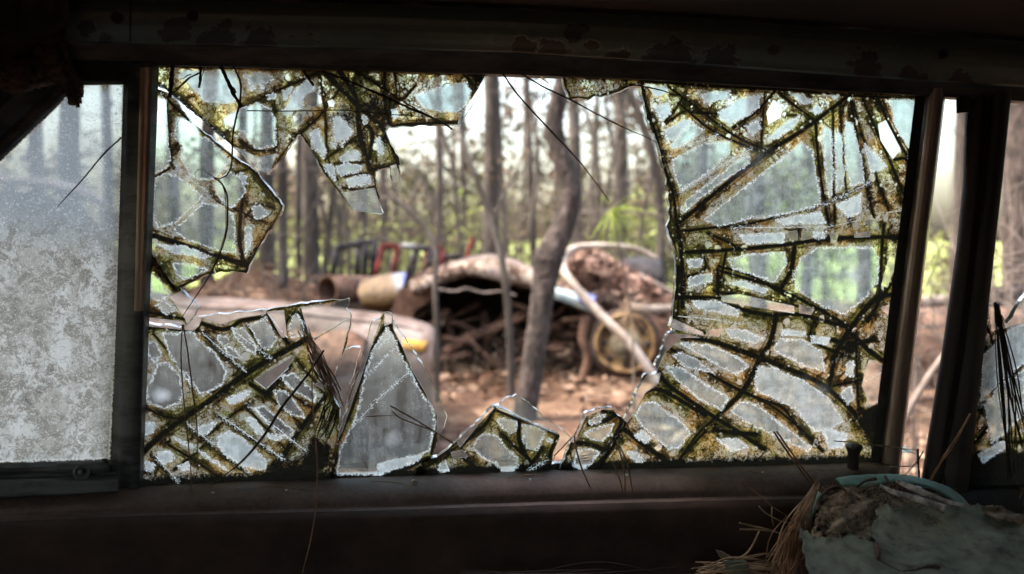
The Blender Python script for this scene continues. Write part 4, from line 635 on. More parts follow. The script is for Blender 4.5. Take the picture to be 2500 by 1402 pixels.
# ================================================================ needles and twigs caught in the broken window
NEED = [  # view, points, radius (photo px), offset, material, kind, label
 (A7, [(1020,95),(1140,260),(1330,470),(1600,760),(1830,1060)], 2.0, .012, 'needle_dark', 'pine_needle', 'long dark needle slanting across the hole towards the green tuft'),
 (A7, [(1160,95),(1340,200),(1530,290),(1870,470),(2195,615)], 1.9, .010, 'needle_dark', 'pine_needle', 'long dark needle sagging from the top rail to the edge of the largest pane'),
 (A7, [(2040,180),(2200,215),(2330,250)], 1.6, .008, 'needle_dark', 'pine_needle', 'short needle crossing the top left corner of the largest pane'),
 (A9, [(320,90),(520,165),(700,240),(1100,420),(1350,530),(1455,600)], 2.6, .012, 'needle_dark', 'twig', 'dark twig with a blunt end sticking out below the upper left shard'),
 (A9, [(590,85),(850,240),(1100,400),(1340,520)], 1.7, .009, 'needle_dark', 'pine_needle', 'dark needle running beside the blunt twig on the upper left shard'),
 (A9, [(-350,432),(0,438),(500,430),(900,465),(1240,490)], 1.3, .010, 'needle_dark', 'pine_needle', 'thin horizontal needle lying across the upper left shard'),
 (A9, [(865,90),(850,300),(865,430),(915,560)], 1.2, .008, 'needle_dark', 'pine_needle', 'thin curved needle hanging near the right end of the upper left shard'),
 (A9, [(150,90),(190,150),(235,212)], 3.4, .010, 'needle_dark', 'twig', 'short thick twig stub hanging at the middle of the top channel'),
 (A8, [(335,55),(325,200),(315,300),(300,410)], 5.0, .008, 'needle_dark', 'twig', 'thick dark twig hanging beside the divider bar at the top left'),
 (A8, [(285,400),(278,550),(290,750),(300,900),(325,1150)], 1.6, .008, 'needle_dark', 'pine_needle', 'thin strand hanging below the thick twig near the divider bar'),
 (A8, [(655,60),(652,180),(638,300)], 3.2, .008, 'needle_dark', 'twig', 'straight blunt twig hanging over the milky top left cell'),
 (A8, [(705,60),(680,140),(655,205)], 1.0, .010, 'needle_dark', 'pine_needle', 'tiny strand just right of the straight blunt twig'),
 (A8, [(640,130),(520,195),(430,280),(330,370)], 2.0, .010, 'needle_dark', 'twig', 'curved twig reaching down left to the start of the diagonal crack'),
 (A8, [(550,148),(500,165),(448,203)], 1.2, .010, 'needle_dark', 'twig', 'very short twig over the milky top left cell'),
 (A8, [(885,60),(960,220),(1040,390),(1125,525)], 4.4, .010, 'needle_dark', 'twig', 'thick straight twig slanting right over the upper left shard'),
 (A8, [(1000,290),(1035,315),(1058,360)], 2.2, .012, 'needle_dark', 'twig', 'small side spur on the thick slanting twig'),
 (A8, [(1025,55),(1085,170),(1112,270),(1105,450),(1060,640),(1020,850),(1010,1150),(965,1280),(880,1335),(800,1322)], 2.2, .011, 'needle_dark', 'vine', 'dark wavy stem hanging from the top channel in front of the diagonal crack'),
 (A8, [(802,1320),(740,1280),(690,1240),(630,1235),(590,1280),(600,1340)], .9, .011, 'gedge', 'thread', 'pale hair-thin thread curling above the misty left shard'),
 (A2, [(345,608),(385,640),(410,700),(412,800),(408,870),(375,980),(310,1110),(250,1200),(190,1290)], 2.0, .012, 'needle_dark', 'pine_needle', 'long curved needle hanging in front of the left shard'),
 (A2, [(370,615),(398,680),(404,800),(400,880),(360,1000),(320,1090)], 1.1, .013, 'needle', 'pine_needle', 'thinner brown needle following the long curved one'),
 ((0,0,1), [(298,335),(255,375),(200,440),(140,506)], 1.7, .008, 'needle_dark', 'pine_needle', 'single dark needle stuck on the vent window'),
 (A3, [(313,250),(302,430),(312,650),(335,900),(365,1180),(372,1330),(378,1400)], 1.4, .030, 'needle', 'pine_needle', 'left one of two needles hanging down over the lower left shard'),
 (A3, [(316,250),(348,440),(378,680),(405,900),(412,1100),(400,1300)], 1.7, .030, 'needle', 'pine_needle', 'right one of two needles hanging down over the lower left shard'),
 (A3, [(1242,420),(1120,600),(960,800),(860,960),(700,1150),(515,1300)], 2.6, .022, 'needle_dark', 'pine_needle', 'thick double needle slanting down left from the needle bunch'),
 (A3, [(1190,500),(1080,650),(950,830),(850,990),(740,1120),(640,1220)], 1.3, .020, 'needle', 'pine_needle', 'thin needle under the thick slanting one'),
 (A10, [(1050,240),(1250,255),(1500,290),(1690,310)], 1.6, .030, 'needle_tan', 'pine_needle', 'pale needle crossing behind the lock button towards the pillar'),
 (A10, [(1340,268),(1520,285),(1690,345)], 1.2, .028, 'needle_tan', 'pine_needle', 'pale needle just under the one crossing behind the lock button'),
 (A10, [(1335,436),(1500,438),(1700,428)], 1.8, .034, 'needle_tan', 'pine_needle', 'pinkish needle lying flat at the end of the sill'),
 (A10, [(1690,300),(1692,400),(1702,525)], 3.0, .020, 'needle_dark', 'twig', 'dark upright twig beside the pillar foot'),
 (A10, [(1730,320),(1680,400),(1588,505)], 1.6, .022, 'needle_dark', 'pine_needle', 'thin needle crossing the dark upright twig'),
 (A10, [(2092,32),(2000,190),(1900,340),(1810,490),(1732,610)], 2.6, .060, 'needle', 'pine_needle', 'long brown needle leaning up against the dark pillar'),
 (A10, [(2070,80),(1960,280),(1860,420),(1760,600)], 1.5, .062, 'needle', 'pine_needle', 'second brown needle touching the one leaning on the pillar'),
 (A10, [(590,168),(700,330),(870,560),(960,620)], 2.4, .050, 'needle', 'pine_needle', 'left one of a pair of needles rising over the sill by the seat'),
 (A10, [(612,166),(720,320),(890,540),(1070,662)], 2.2, .052, 'needle', 'pine_needle', 'right one of a pair of needles rising over the sill by the seat'),
 (A10, [(330,545),(450,630),(570,730),(700,820),(810,892)], 1.8, .085, 'needle', 'pine_needle', 'long needle reaching left in front of the door panel'),
 (A10, [(475,735),(530,790),(640,850),(740,870)], 1.9, .090, 'needle_tan', 'pine_needle', 'pale bent needle left of the torn seat, below the long one'),
 (A10, [(578,745),(576,820),(590,890)], 1.8, .088, 'needle_tan', 'pine_needle', 'short upright pale needle left of the torn seat'),
 (A10, [(328,866),(450,895),(560,920),(690,965)], 2.4, .095, 'needle_tan', 'pine_needle', 'upper of two pale needles pointing left at the door panel'),
 (A10, [(332,914),(470,918),(600,935),(690,960)], 2.2, .097, 'needle_tan', 'pine_needle', 'lower of two pale needles pointing left at the door panel'),
 (A10, [(480,930),(420,1050),(350,1120),(200,1170),(-40,1215)], 2.2, .11, 'needle_tan', 'pine_needle', 'curled pale needle at the bottom edge by the scraps of cloth'),
 (A4, [(0,598),(120,670),(232,745),(305,822)], 2.0, .020, 'needle', 'pine_needle', 'reddish needle lying between the pointed shard and the low shard'),
 (A3, [(1520,856),(1600,852),(1705,846)], 1.3, .012, 'needle_tan', 'pine_needle', 'short pale needle stuck on the pointed shard'),
 (A3, [(1680,785),(1850,880),(1980,960),(2110,1045)], 2.0, .014, 'needle', 'pine_needle', 'brown needle slanting right across the pointed shard'),
 (A3, [(1690,820),(1760,872),(1990,962),(2090,1035)], 1.6, .014, 'needle', 'pine_needle', 'thin brown needle just under the one on the pointed shard'),
 (A4, [(-20,925),(80,850),(160,800),(245,745)], 2.4, .022, 'needle_dark', 'twig', 'dark twig leaning on the left end of the low mossy shard'),
 (A4, [(1080,835),(1180,730),(1252,655)], 1.8, .016, 'needle', 'pine_needle', 'needle leaning from the sill to the dark knot beside the narrow shard'),
 (A4, [(1258,655),(1275,780),(1330,960),(1395,1100),(1450,1205)], 2.0, .040, 'needle', 'pine_needle', 'needle hanging over the sill beside the narrow mossy shard'),
 (A4, [(1590,870),(1640,1000),(1675,1120),(1682,1215),(1690,1330)], 1.8, .045, 'needle', 'pine_needle', 'left one of three needles hanging over the sill below the largest pane'),
 (A4, [(1630,700),(1690,950),(1700,1100),(1702,1215),(1670,1400)], 1.8, .045, 'needle', 'pine_needle', 'middle one of three needles hanging over the sill below the largest pane'),
 (A4, [(1650,740),(1720,900),(1760,1100),(1800,1250),(1880,1500),(2000,1740)], 1.7, .045, 'needle', 'pine_needle', 'right one of three needles hanging over the sill below the largest pane'),
]
for z, p, r, off, mt, nm, lb in NEED:
    q = smoothpath(Z(*z, p), 7); q = q + rng.uniform(-.35, .35, q.shape)
    m = r * .00041
    pts = W(q[:, 0], q[:, 1], off + rng.uniform(-.0004, .0004, len(q)))
    tp = [m, m * 1.05, m, m * .8, m * .45] if nm != 'twig' else [m, m * .9, m * 1.15, m * .85, m * .95]
    o = MB().tube(pts, tp, 6, .12 if nm != 'twig' else .25).build(nm, M[mt]); tag(o, lb, {'pine_needle': 'pine needle', 'twig': 'twig', 'vine': 'stem', 'thread': 'thread'}[nm], {'pine_needle': 'pine needles caught in the window', 'twig': 'twigs caught in the window'}.get(nm))
# long needle in front of the sill and door
q = smoothpath(Z(0, 950, 3.1, [(2378,-340),(2362,0),(2385,350),(2402,600),(2390,900),(2350,1150),(2285,1410)]), 7); m = 1.8 * .00041
tag(MB().tube(W(q[:, 0], q[:, 1], np.linspace(.03, .085, len(q))), [m * .8, m, m, m * .7], 6).build('pine_needle', M['needle']), 'longest needle, hanging from the needle bunch down in front of the door panel', 'pine needle', 'pine needles caught in the window')

def clump(label, starts, ends, n, off, r, mat, bend=12, offr=.006, sp=4, nm='needle_clump'):
    b = MB(); s = np.array(starts, float); e = np.array(ends, float)
    for i in range(n):
        t, u = rng.uniform(), np.clip(0, 1, rng.uniform())
        a = np.array([np.interp(t * (len(s) - 1), range(len(s)), s[:, k]) for k in (0, 1)]) + rng.normal(0, sp, 2)
        tt = np.clip(t + rng.normal(0, .15), 0, 1); c = np.array([np.interp(tt * (len(e) - 1), range(len(e)), e[:, k]) for k in (0, 1)]) + rng.normal(0, sp * 2, 2)
        m = (a + c) / 2 + rng.normal(0, bend, 2); q = smoothpath([a, m, c], 6)
        o = off + rng.uniform(-offr, offr)
        rr = r * rng.uniform(.6, 1.2) * .00041
        b.tube(W(q[:, 0], q[:, 1], np.linspace(o, o + rng.uniform(-offr, offr), len(q))), [rr * .6, rr, rr, rr * .4], 5)
    return tag(b.build(nm, M[mat]), label, 'needle clump')
def zz(z, p): return Z(*z, p)
clump('dense bunch of brown needles wedged between the big lower left shard and the pointed one', zz(A3, [(1080,290),(1120,230),(1140,450),(1190,400)]), zz(A3, [(1290,700),(1340,800),(1310,640),(1380,790)]), 22, .010, 1.7, 'needle', 8)
clump('dark needle ends below the bunch, running down to the sill', zz(A3, [(1260,700),(1340,800)]), zz(A3, [(1150,960),(1240,1030)]), 14, .006, 1.8, 'needle_dark', 8)
clump('thin needles seen behind the foot of the pointed shard', zz(A3, [(1330,800),(1380,900)]), zz(A3, [(1420,1140),(1590,1170)]), 9, -.018, 1.4, 'needle', 5, .003)
clump('flat pale needles lying outside on the sill', zz(A3, [(1310,1130),(1330,1180)]), zz(A3, [(1560,1150),(1590,1180)]), 12, -.02, 1.1, 'needle_tan', 4, .004)
clump('dry needles lying behind the low mossy shard', zz(A4, [(540,860),(600,900)]), zz(A4, [(760,850),(740,880)]), 9, -.02, 1.2, 'needle_tan', 3, .003)
clump('dry needles on the sill behind the narrow mossy shard', zz(A4, [(1040,900),(1060,930)]), zz(A4, [(1420,820),(1400,880)]), 14, -.022, 1.2, 'needle_tan', 3, .003)
clump('bunch of brown needles hanging in the rear side window', [(2422, 738), (2440, 745)], [(2440, 1150), (2470, 1170), (2500, 1120), (2515, 1050)], 16, .016, 2.2, 'needle_dark', 14, .003, 3)
clump('short crossing needles at the right edge of the rear side glass', [(2470, 1160), (2520, 1190)], [(2520, 1230), (2480, 1250)], 5, .03, 1.5, 'needle_tan', 4)
clump('tall bundle of dry needles stacked against the left side of the torn seat', zz(A10, [(940,520),(900,640),(820,780),(780,860)]), zz(A10, [(560,1150),(600,1290),(700,1270),(640,1180)]), 56, .115, 1.7, 'needle_tan', 14, .012, 7)
clump('brown strands mixed into the bundle beside the torn seat', zz(A10, [(850,700),(780,830),(740,860)]), zz(A10, [(560,1200),(650,1290),(740,1280)]), 36, .122, 1.8, 'needle', 12, .012, 8)
clump('dry needles spilling over the bottom edge left of the seat', zz(A10, [(0,1190),(60,1240),(120,1180)]), zz(A10, [(560,1150),(600,1200),(520,1270)]), 26, .125, 2.0, 'needle_tan', 8, .01, 8)
clump('dark litter of needles along the foot of the door panel', [(1110, 1402), (1200, 1412), (1300, 1408)], [(1480, 1405), (1600, 1410), (1700, 1400)], 16, .12, 1.6, 'needle_dark', 12, .012, 6)

# ================================================================ torn seat
M['teal'] = surf('faded_teal_vinyl', [(.30, (0.0351, 0.0351, 0.0265)), (.43, (0.0819, 0.0897, 0.0686)), (.55, (0.105, 0.119, 0.092)), (.75, (0.14, 0.152, 0.121))], 70, .9, .7, scale2=12, bscale=320, bdist=.0007)
M['teal2'] = surf('bright_teal_edge', [(.3, (.06, .13, .11)), (.7, (.11, .21, .18))], 40, .7, .4)
M['stuff'] = surf('seat_stuffing', [(.36, (.03, .022, .016)), (.5, (.11, .082, .058)), (.66, (.22, .17, .12))], 40, .95, 1.0, scale2=120, bscale=160, bdist=.004)
M['burlap'] = surf('seat_burlap', [(.36, (.05, .038, .028)), (.66, (.19, .15, .11))], 18, .95, .8, scale2=160, bscale=300, bdist=.002)
M['stick'] = surf('grey_stick', [(.3, (.06, .055, .055)), (.5, (.17, .16, .16)), (.7, (.30, .285, .28))], 90, .75, .5, stretch=(1, 1, 1))
M['wire'] = surf('rusty_wire', [(.3, (.02, .01, .008)), (.7, (.07, .035, .025))], 80, .8, .4)
seat = thing('torn_seat', 'torn car seat with faded teal cover, brown stuffing spilling from its open corner', 'car seat', W(2250, 1400, .2))
def seatoff(px, py):               # the seat's top rises towards the camera as it goes down the picture
    px = np.asarray(px, float); py = np.asarray(py, float)
    return .085 + np.clip(py - 1165, -20, 900) * .00058 + np.clip(px - 2050, -200, 500) * .00002
def relief(name, poly, hfun, mat, parent, sp=5, thick=.002, jag=2.0, seed=1, sol=True, rag=0.0):
    poly = np.array(poly, float); x0, y0 = poly.min(0) - sp; x1, y1 = poly.max(0) + sp
    X, Y = np.meshgrid(np.arange(x0, x1 + sp, sp), np.arange(y0, y1 + sp, sp)); d = polysd(X, Y, poly) + rag * (np.sin(X / 3.1 + 2 * np.sin(Y / 4.3)) * np.sin(Y / 2.7 + 1.5 * np.sin(X / 5.1)) + np.sin(X / 9. + Y / 7.))
    g = np.random.default_rng(seed); ins = d > -sp * .6
    # pull the outside ring of vertices onto the outline
    gx_, gy_ = np.gradient(d, sp, sp, axis=(1, 0)); nn = np.hypot(gx_, gy_) + 1e-6
    mv = np.where((d < sp * .55) & ins, -d, 0); Xm = X + mv * gx_ / nn + g.uniform(-jag, jag, X.shape) * (abs(d) < sp); Ym = Y + mv * gy_ / nn + g.uniform(-jag, jag, X.shape) * (abs(d) < sp)
    idx = -np.ones(X.shape, int); idx[ins] = np.arange(ins.sum())
    V = W(Xm[ins], Ym[ins], seatoff(Xm[ins], Ym[ins]) + hfun(Xm[ins], Ym[ins], d[ins]))
    a, b, c, e = idx[:-1, :-1], idx[1:, :-1], idx[1:, 1:], idx[:-1, 1:]; f = (a >= 0) & (b >= 0) & (c >= 0) & (e >= 0)
    o = mesh(name, V, np.stack([a[f], b[f], c[f], e[f]], -1), mat, parent, True)
    if sol: m = o.modifiers.new('s', 'SOLIDIFY'); m.thickness = thick; m.offset = -1
    return o
def waves(seed, n, amp, wl):
    g = np.random.default_rng(seed); k = [(g.uniform(0, 6.28), g.uniform(.6, 1.6) * 6.28 / wl, g.uniform(0, 6.28)) for _ in range(n)]
    return lambda x, y: amp / n ** .5 * sum(np.sin((x * math.cos(a) + y * math.sin(a)) * f + p) for a, f, p in k)
w1 = waves(1, 9, .004, 90); w2 = waves(2, 14, .003, 28); w3 = waves(3, 12, .0009, 26); w4 = waves(4, 6, .0028, 190)
relief('stuffing', zz(A10, [(900,860),(950,740),(1040,650),(1120,590),(1230,585),(1310,640),(1500,650),(1700,680),(1900,720),(2150,760),(2500,900),(2560,1300),(900,1300),(860,1000)]), lambda x, y, d: -.012 + w1(x, y) + w2(x, y) + .012 * np.clip(d / 60, 0, 1) - .02 * (d < 0) + .0015 * rng.uniform(-1, 1, x.shape), M['stuff'], seat, 5, seed=3)
relief('burlap_fold', zz(A10, [(990,940),(1060,830),(1180,730),(1300,690),(1500,690),(1620,720),(1560,760),(1420,790),(1400,860),(1340,960),(1330,1010),(1180,960)]), lambda x, y, d: .006 + w1(x, y) * .5 + .006 * np.sin((x * .75 + y * 1.1) / 16.0) + w3(x, y) * .6, M['burlap'], seat, 4, seed=4)
relief('torn_cover', zz(A10, [(785,905),(850,935),(920,965),(985,985),(1040,965),(1105,985),(1190,950),(1260,985),(1320,1000),(1370,1020),(1335,960),(1330,900),(1350,850),(1385,830),(1375,770),(1450,725),(1510,760),(1560,755),(1640,718),(1700,745),(1770,762),(1805,700),(1870,698),(1930,735),(2010,748),(2060,700),(2110,740),(2150,715),(2215,765),(2200,800),(2300,830),(2420,860),(2560,900),(2700,950),(2700,1420),(880,1420),(850,1200),(815,1030)]),
       lambda x, y, d: .012 + w4(x, y) + w3(x, y) * .35 + .002 * np.sin((x * .5 + y * 1.3) / 22) * np.clip((x - 2300) / 150, 0, 1) + .003 * np.exp(-np.clip(d, 0, 99) / 8) + .01 * np.clip((y - 1300) / 200, 0, 1), M['teal'], seat, 2.5, seed=5, thick=.0012, jag=.8, rag=2.2)
relief('cover_fabric_side', zz(A10, [(2180,740),(2240,730),(2330,745),(2430,790),(2560,800),(2700,820),(2700,960),(2500,880),(2300,830),(2200,795)]), lambda x, y, d: .018 + w3(x, y) * 1.5 + .003 * np.sin(y / 5.), M['burlap'], seat, 4, seed=6)
g = np.random.default_rng(15); b = MB()
for _ in range(420):
    x = g.uniform(1990, 2330); y = 1165 + g.uniform(20, 130) + abs(x - 2110) * .12; th = g.normal(-.6, .8); L = g.uniform(6, 26)
    q = smoothpath([(x, y), (x + L * math.cos(th), y + L * math.sin(th) - 3), (x + 2 * L * math.cos(th + .4), y + 2 * L * math.sin(th + .4))], 3)
    o_ = g.uniform(-.006, .012); b.tube(W(q[:, 0], q[:, 1], seatoff(q[:, 0], q[:, 1]) + o_ + .004 * np.sin(np.linspace(0, 3, len(q)))), [.00022, .00018], 3, cap=False)
tag(b.build('stray_fibres', M['needle_tan'], seat), kind='stuff')
# stiff teal rim that stands up behind the stuffing
def rim(name, top, bot, o0, o1):
    n = 60; t = np.linspace(0, 1, n); a = smoothpath(top, 10); b = smoothpath(bot, 10)
    ra = np.stack([np.interp(t, np.linspace(0, 1, len(a)), a[:, k]) for k in (0, 1)], -1); rb = np.stack([np.interp(t, np.linspace(0, 1, len(b)), b[:, k]) for k in (0, 1)], -1)
    rows = [W(*(ra + (rb - ra) * s + rng.uniform(-.8, .8, ra.shape) * (s == 0)).T, o0 + (o1 - o0) * s + .002 * np.sin(s * 3)) for s in np.linspace(0, 1, 5)]
    F = [(j * n + i, j * n + i + 1, (j + 1) * n + i + 1, (j + 1) * n + i) for j in range(4) for i in range(n - 1)]
    o = mesh(name, np.concatenate(rows), F, M['teal2'], seat, True); m = o.modifiers.new('s', 'SOLIDIFY'); m.thickness = .002
rim('cover_rim', zz(A10, [(1062,535),(1180,518),(1330,508),(1500,505),(1650,520),(1800,560),(1920,605),(2000,660),(2060,720)]), zz(A10, [(1110,590),(1230,600),(1340,590),(1500,560),(1650,575),(1760,600),(1860,640),(1920,680),(2000,740)]), .060, .085)
rim('cover_rim', zz(A10, [(915,610),(880,680),(850,760),(800,860),(770,960),(740,1060),(730,1140)]), zz(A10, [(960,650),(920,720),(880,800),(830,900),(800,980),(775,1080),(760,1160)]), .085, .11)
def inseat(name, z, p, r, off, mat, n=8, wob=.15):
    q = smoothpath(Z(*z, p), 7); rr = np.array(r) * .00038
    return MB().tube(W(q[:, 0], q[:, 1], seatoff(q[:, 0], q[:, 1]) + off), rr, n, wob).build(name, M[mat], seat)
inseat('seat_spring', A10, [(935,760),(925,720),(960,650),(1020,600),(1090,590),(1140,620)], [4, 4, 3.5, 3], .012, 'wire')
inseat('seat_spring', A10, [(1230,590),(1290,545),(1370,528)], [2.5, 3.5, 4.5], .012, 'wire')
inseat('seat_spring', A10, [(1440,510),(1465,545),(1480,565)], [3.5, 3, 2.5], .01, 'wire')
inseat('cover_slit', A10, [(1365,1020),(1385,1080),(1390,1140)], [5, 7, 4], .022, 'wire')
def stick(label, z, p, r, off):
    q = smoothpath(Z(*z, p), 8); rr = np.array(r) * .00038
    return tag(MB().tube(W(q[:, 0], q[:, 1], seatoff(q[:, 0], q[:, 1]) + off), rr, 12, .06).build('stick', M['stick']), label, 'stick', 'sticks lying on the seat')
stick('smooth grey stick with a rounded end on the seat stuffing, in front of the other', A10, [(1405,580),(1500,630),(1620,665),(1760,710),(1900,760)], [3.5, 7, 8, 9, 10], .024)
stick('knobbly pale grey stick lying behind the smooth one on the seat', A10, [(1525,545),(1600,575),(1700,625),(1800,665),(1900,700),(2030,730)], [4.5, 7.5, 8, 7, 6, 5], .026)
q = smoothpath(Z(*A10, [(1575,1235),(1680,1220),(1760,1200),(1850,1200)]), 6)
tag(MB().tube(W(q[:, 0], q[:, 1], seatoff(q[:, 0], q[:, 1]) + .030), [.0005, .0008, .0013, .0022], 7, .3).build('twig', M['needle_dark']), 'small dark twig with a knotty end lying on the teal seat cover', 'twig')
q = smoothpath(Z(*A10, [(1390,1140),(1460,1185),(1560,1235)]), 6)
tag(MB().tube(W(q[:, 0], q[:, 1], seatoff(q[:, 0], q[:, 1]) + .028), [.0004, .0004], 5).build('pine_needle', M['needle_dark']), 'fine dark needle running from the slit in the seat cover', 'pine needle')
# scrap of teal cloth and cardboard-like flake at the bottom edge
def flake(nm, label, cat, z, p, off, mat, thick=.0015):
    p = Z(*z, p); V = [W(x, y, off) for x, y in p]; nrm = np.array([PA, -1, -PB]); V2 = [v - nrm * thick for v in V]; n = len(V)
    F = [tuple(range(n)), tuple(range(n, 2 * n))[::-1]] + [(i, (i + 1) % n, n + (i + 1) % n, n + i) for i in range(n)]
    return tag(mesh(nm, V + V2, F, M[mat]), label, cat)
flake('cloth_scrap', 'square scrap of teal cloth at the bottom edge left of the seat', 'cloth scrap', A10, [(210,1155),(300,1158),(385,1158),(400,1200),(420,1300),(205,1300),(222,1200)], .135, 'teal')
flake('leaf', 'curled brown dead leaf lying behind the teal cloth scrap', 'dead leaf', A10, [(152,1075),(200,1085),(280,1130),(300,1160),(230,1170),(180,1130)], .128, 'burlap')
M['chip'] = surf('pale_glass_chip', [(.3, (.7, .8, .78)), (.7, (.85, .93, .92))], 50, .2, .2, trans=.5)
flake('glass_chip', 'bright flat chip of glass lying outside between frame bar and pillar', 'glass chip', A10, [(1505,320),(1515,265),(1560,262),(1610,290),(1650,322),(1640,332),(1560,328)], -.025, 'chip', .004)
flake('bark_flake', 'tiny pale flake stuck on the dark door sill', 'bark flake', A3, [(1820,1280),(1840,1272),(1862,1285),(1850,1296),(1828,1292)], .030, 'needle_tan', .0008)

g = np.random.default_rng(31)
for k_, x in enumerate([520, 700, 1010, 1295, 1530, 1860]):
    y = float(np.interp(x, [p[0] for p in G0], [p[1] for p in G0])) + g.uniform(14, 30); o_ = float(np.interp(y - np.interp(x, [p[0] for p in G0], [p[1] for p in G0]), [7, 20, 38], [.016, .030, .040])); c0 = W(x, y, o_)
    th = np.sort(g.uniform(0, 6.28, 6)); r_ = g.uniform(.0010, .0022); ring = [c0 + np.array([math.cos(t) * r_ * g.uniform(.7, 1.3), math.sin(t) * r_ * .8, .0004]) for t in th]; top = [q + np.array([0, 0, g.uniform(.0008, .002)]) for q in ring]
    V = ring + top; n_ = 6; F = [tuple(range(6))[::-1], tuple(range(6, 12))] + [(i, (i + 1) % 6, 6 + (i + 1) % 6, 6 + i) for i in range(6)]
    tag(mesh('glass_crumb', V, F, M['chip']), '%s tiny crumb of broken glass from the left, lying on the dark door sill' % ['first', 'second', 'third', 'fourth', 'fifth', 'sixth'][k_], 'glass crumb', 'glass crumbs on the door sill')
for i, (x0, y0, x1, y1) in enumerate([(620, 1186, 760, 1200), (905, 1176, 1010, 1188), (1240, 1168, 1330, 1160), (1800, 1150, 1900, 1166), (1930, 1158, 2040, 1148)]):
    q = smoothpath([(x0, y0), ((x0 + x1) / 2, (y0 + y1) / 2 - 5), (x1, y1)], 5)
    tag(MB().tube(W(q[:, 0], q[:, 1], .036), [.0004, .0006, .0003], 5).build('pine_needle', M['needle']), '%s of the short needles lying along the sill, from the left' % ['first', 'second', 'third', 'fourth', 'fifth'][i], 'pine needle', 'short needles on the sill')
# ================================================================ outside: ground
def gh(x, y):
    x = np.asarray(x, float); y = np.asarray(y, float)
    h = 1.15 * (np.clip((y - 18) / 45, 0, 3)) ** 1.2
    h = h + .95 * np.exp(-((x + 3.6) / 1.7) ** 2 - ((y - 11.5) / 2.0) ** 2)
    h = h + .05 * np.sin(x * 1.3 + 1) * np.cos(y * .9) + .03 * np.sin(x * 2.9 + y * 2.1)
    return np.where(y < 2.0, h * np.clip(y / 2, 0, 1) * .5, h)
def grid(x0, x1, y0, y1, nx, ny, py_=1.0):
    xs = np.linspace(x0, x1, nx); ys = y0 + (y1 - y0) * np.linspace(0, 1, ny) ** py_
    X, Y = np.meshgrid(xs, ys); V = np.stack([X, Y, gh(X, Y)], -1).reshape(-1, 3)
    F = [(j * nx + i, j * nx + i + 1, (j + 1) * nx + i + 1, (j + 1) * nx + i) for j in range(ny - 1) for i in range(nx - 1)]
    return V, F
def ground_mat():
    g = NG('forest_floor'); v = g.pos()
    n1 = g.noise(v, .9, 5, .6); n2 = g.noise(v, 6, 6, .75); n3 = g.noise(v, 30, 4, .7)
    f = g.add(g.mul(n1, .3), g.add(g.mul(n2, .35), g.mul(n3, .35)))
    lit = g.ramp(f, [(.40, (0.018, 0.010, 0.007)), (.47, (0.062, 0.034, 0.024)), (.53, (0.112, 0.069, 0.043)), (.62, (0.21, 0.152, 0.108))])
    y = g.N('ShaderNodeSeparateXYZ', {0: v}).outputs[1]
    gr = g.ramp(g.noise(v, .35, 5, .7), [(.35, (0.066, 0.0924, 0.0198)), (.5, (0.158, 0.191, 0.0594)), (.65, (0.238, 0.251, 0.112))])
    k = g.ss(g.add(y, g.mul(n1, 9)), 22, 27)
    c = g.mixc(k, lit, gr)
    bn = g.N('ShaderNodeBump', {'Strength': .8, 'Distance': .03, 'Height': g.add(n2, n3)})
    b = g.N('ShaderNodeBsdfPrincipled', {'Base Color': c, 'Roughness': .95, 'Normal': bn.outputs[0], 'Specular IOR Level': .1}); return g.done(b.outputs[0])
V, F = grid(-150, 150, -12, 260, 200, 260, 2.0)
tag(mesh('ground', V, F, ground_mat(), None, True), kind='structure')
# loose litter: needles and leaves strewn on the near ground
def quads(C, size, seed=0, flat=0.0, elong=1.0):
    g = np.random.default_rng(seed); n = len(C); a = g.normal(size=(n, 3)); a[:, 2] *= (1 - flat); a /= np.linalg.norm(a, axis=1)[:, None]
    b = g.normal(size=(n, 3)); b[:, 2] *= (1 - flat); b -= a * (a * b).sum(1)[:, None]; b /= np.linalg.norm(b, axis=1)[:, None]
    s = size * g.uniform(.5, 1.4, (n, 1)); a = a * s * elong; b = b * s / max(elong ** .5, 1)
    V = np.stack([C - a, C - b * .8 + a * .1, C + a, C + b * .8 - a * .1], 1).reshape(-1, 3)
    F = np.arange(4 * n).reshape(-1, 4); return V, F
def leafobj(name, C, size, mat, parent=None, seed=0, flat=0.0, elong=1.0):
    V, F = quads(np.asarray(C), size, seed, flat, elong)
    me = bpy.data.meshes.new(name); n = len(V); me.vertices.add(n); me.vertices.foreach_set('co', V.astype(np.float32).ravel())
    me.loops.add(n); me.loops.foreach_set('vertex_index', F.ravel().astype(np.int32)); me.polygons.add(len(F)); me.polygons.foreach_set('loop_start', np.arange(0, n, 4, dtype=np.int32))
    me.update(calc_edges=True); me.materials.append(mat); o = bpy.data.objects.new(name, me); COL.objects.link(o)
    if parent: o.parent = parent; o.matrix_parent_inverse = parent.matrix_world.inverted()
    return o
def leafmat(name, stops, tr=.45, sc=1.2):
    g = NG(name); v = g.pos('Object'); n = g.N('ShaderNodeTexWhiteNoise', {0: g.N('ShaderNodeVectorMath', {0: v, 1: (.13, .13, .13)}, operation='SNAP').outputs[0]}, noise_dimensions='3D').outputs[0]
    f = g.add(g.mul(n, .45), g.mul(g.noise(v, sc, 3), .55)); c = g.ramp(f, stops)
    d = g.N('ShaderNodeBsdfDiffuse', {0: c}); t = g.N('ShaderNodeBsdfTranslucent', {0: c}); m = g.N('ShaderNodeMixShader', {0: tr, 1: d.outputs[0], 2: t.outputs[0]}); return g.done(m.outputs[0])
M['litter'] = leafmat('litter', [(.3, (.035, .02, .014)), (.5, (.12, .072, .05)), (.75, (.24, .17, .13))], .1, 3)
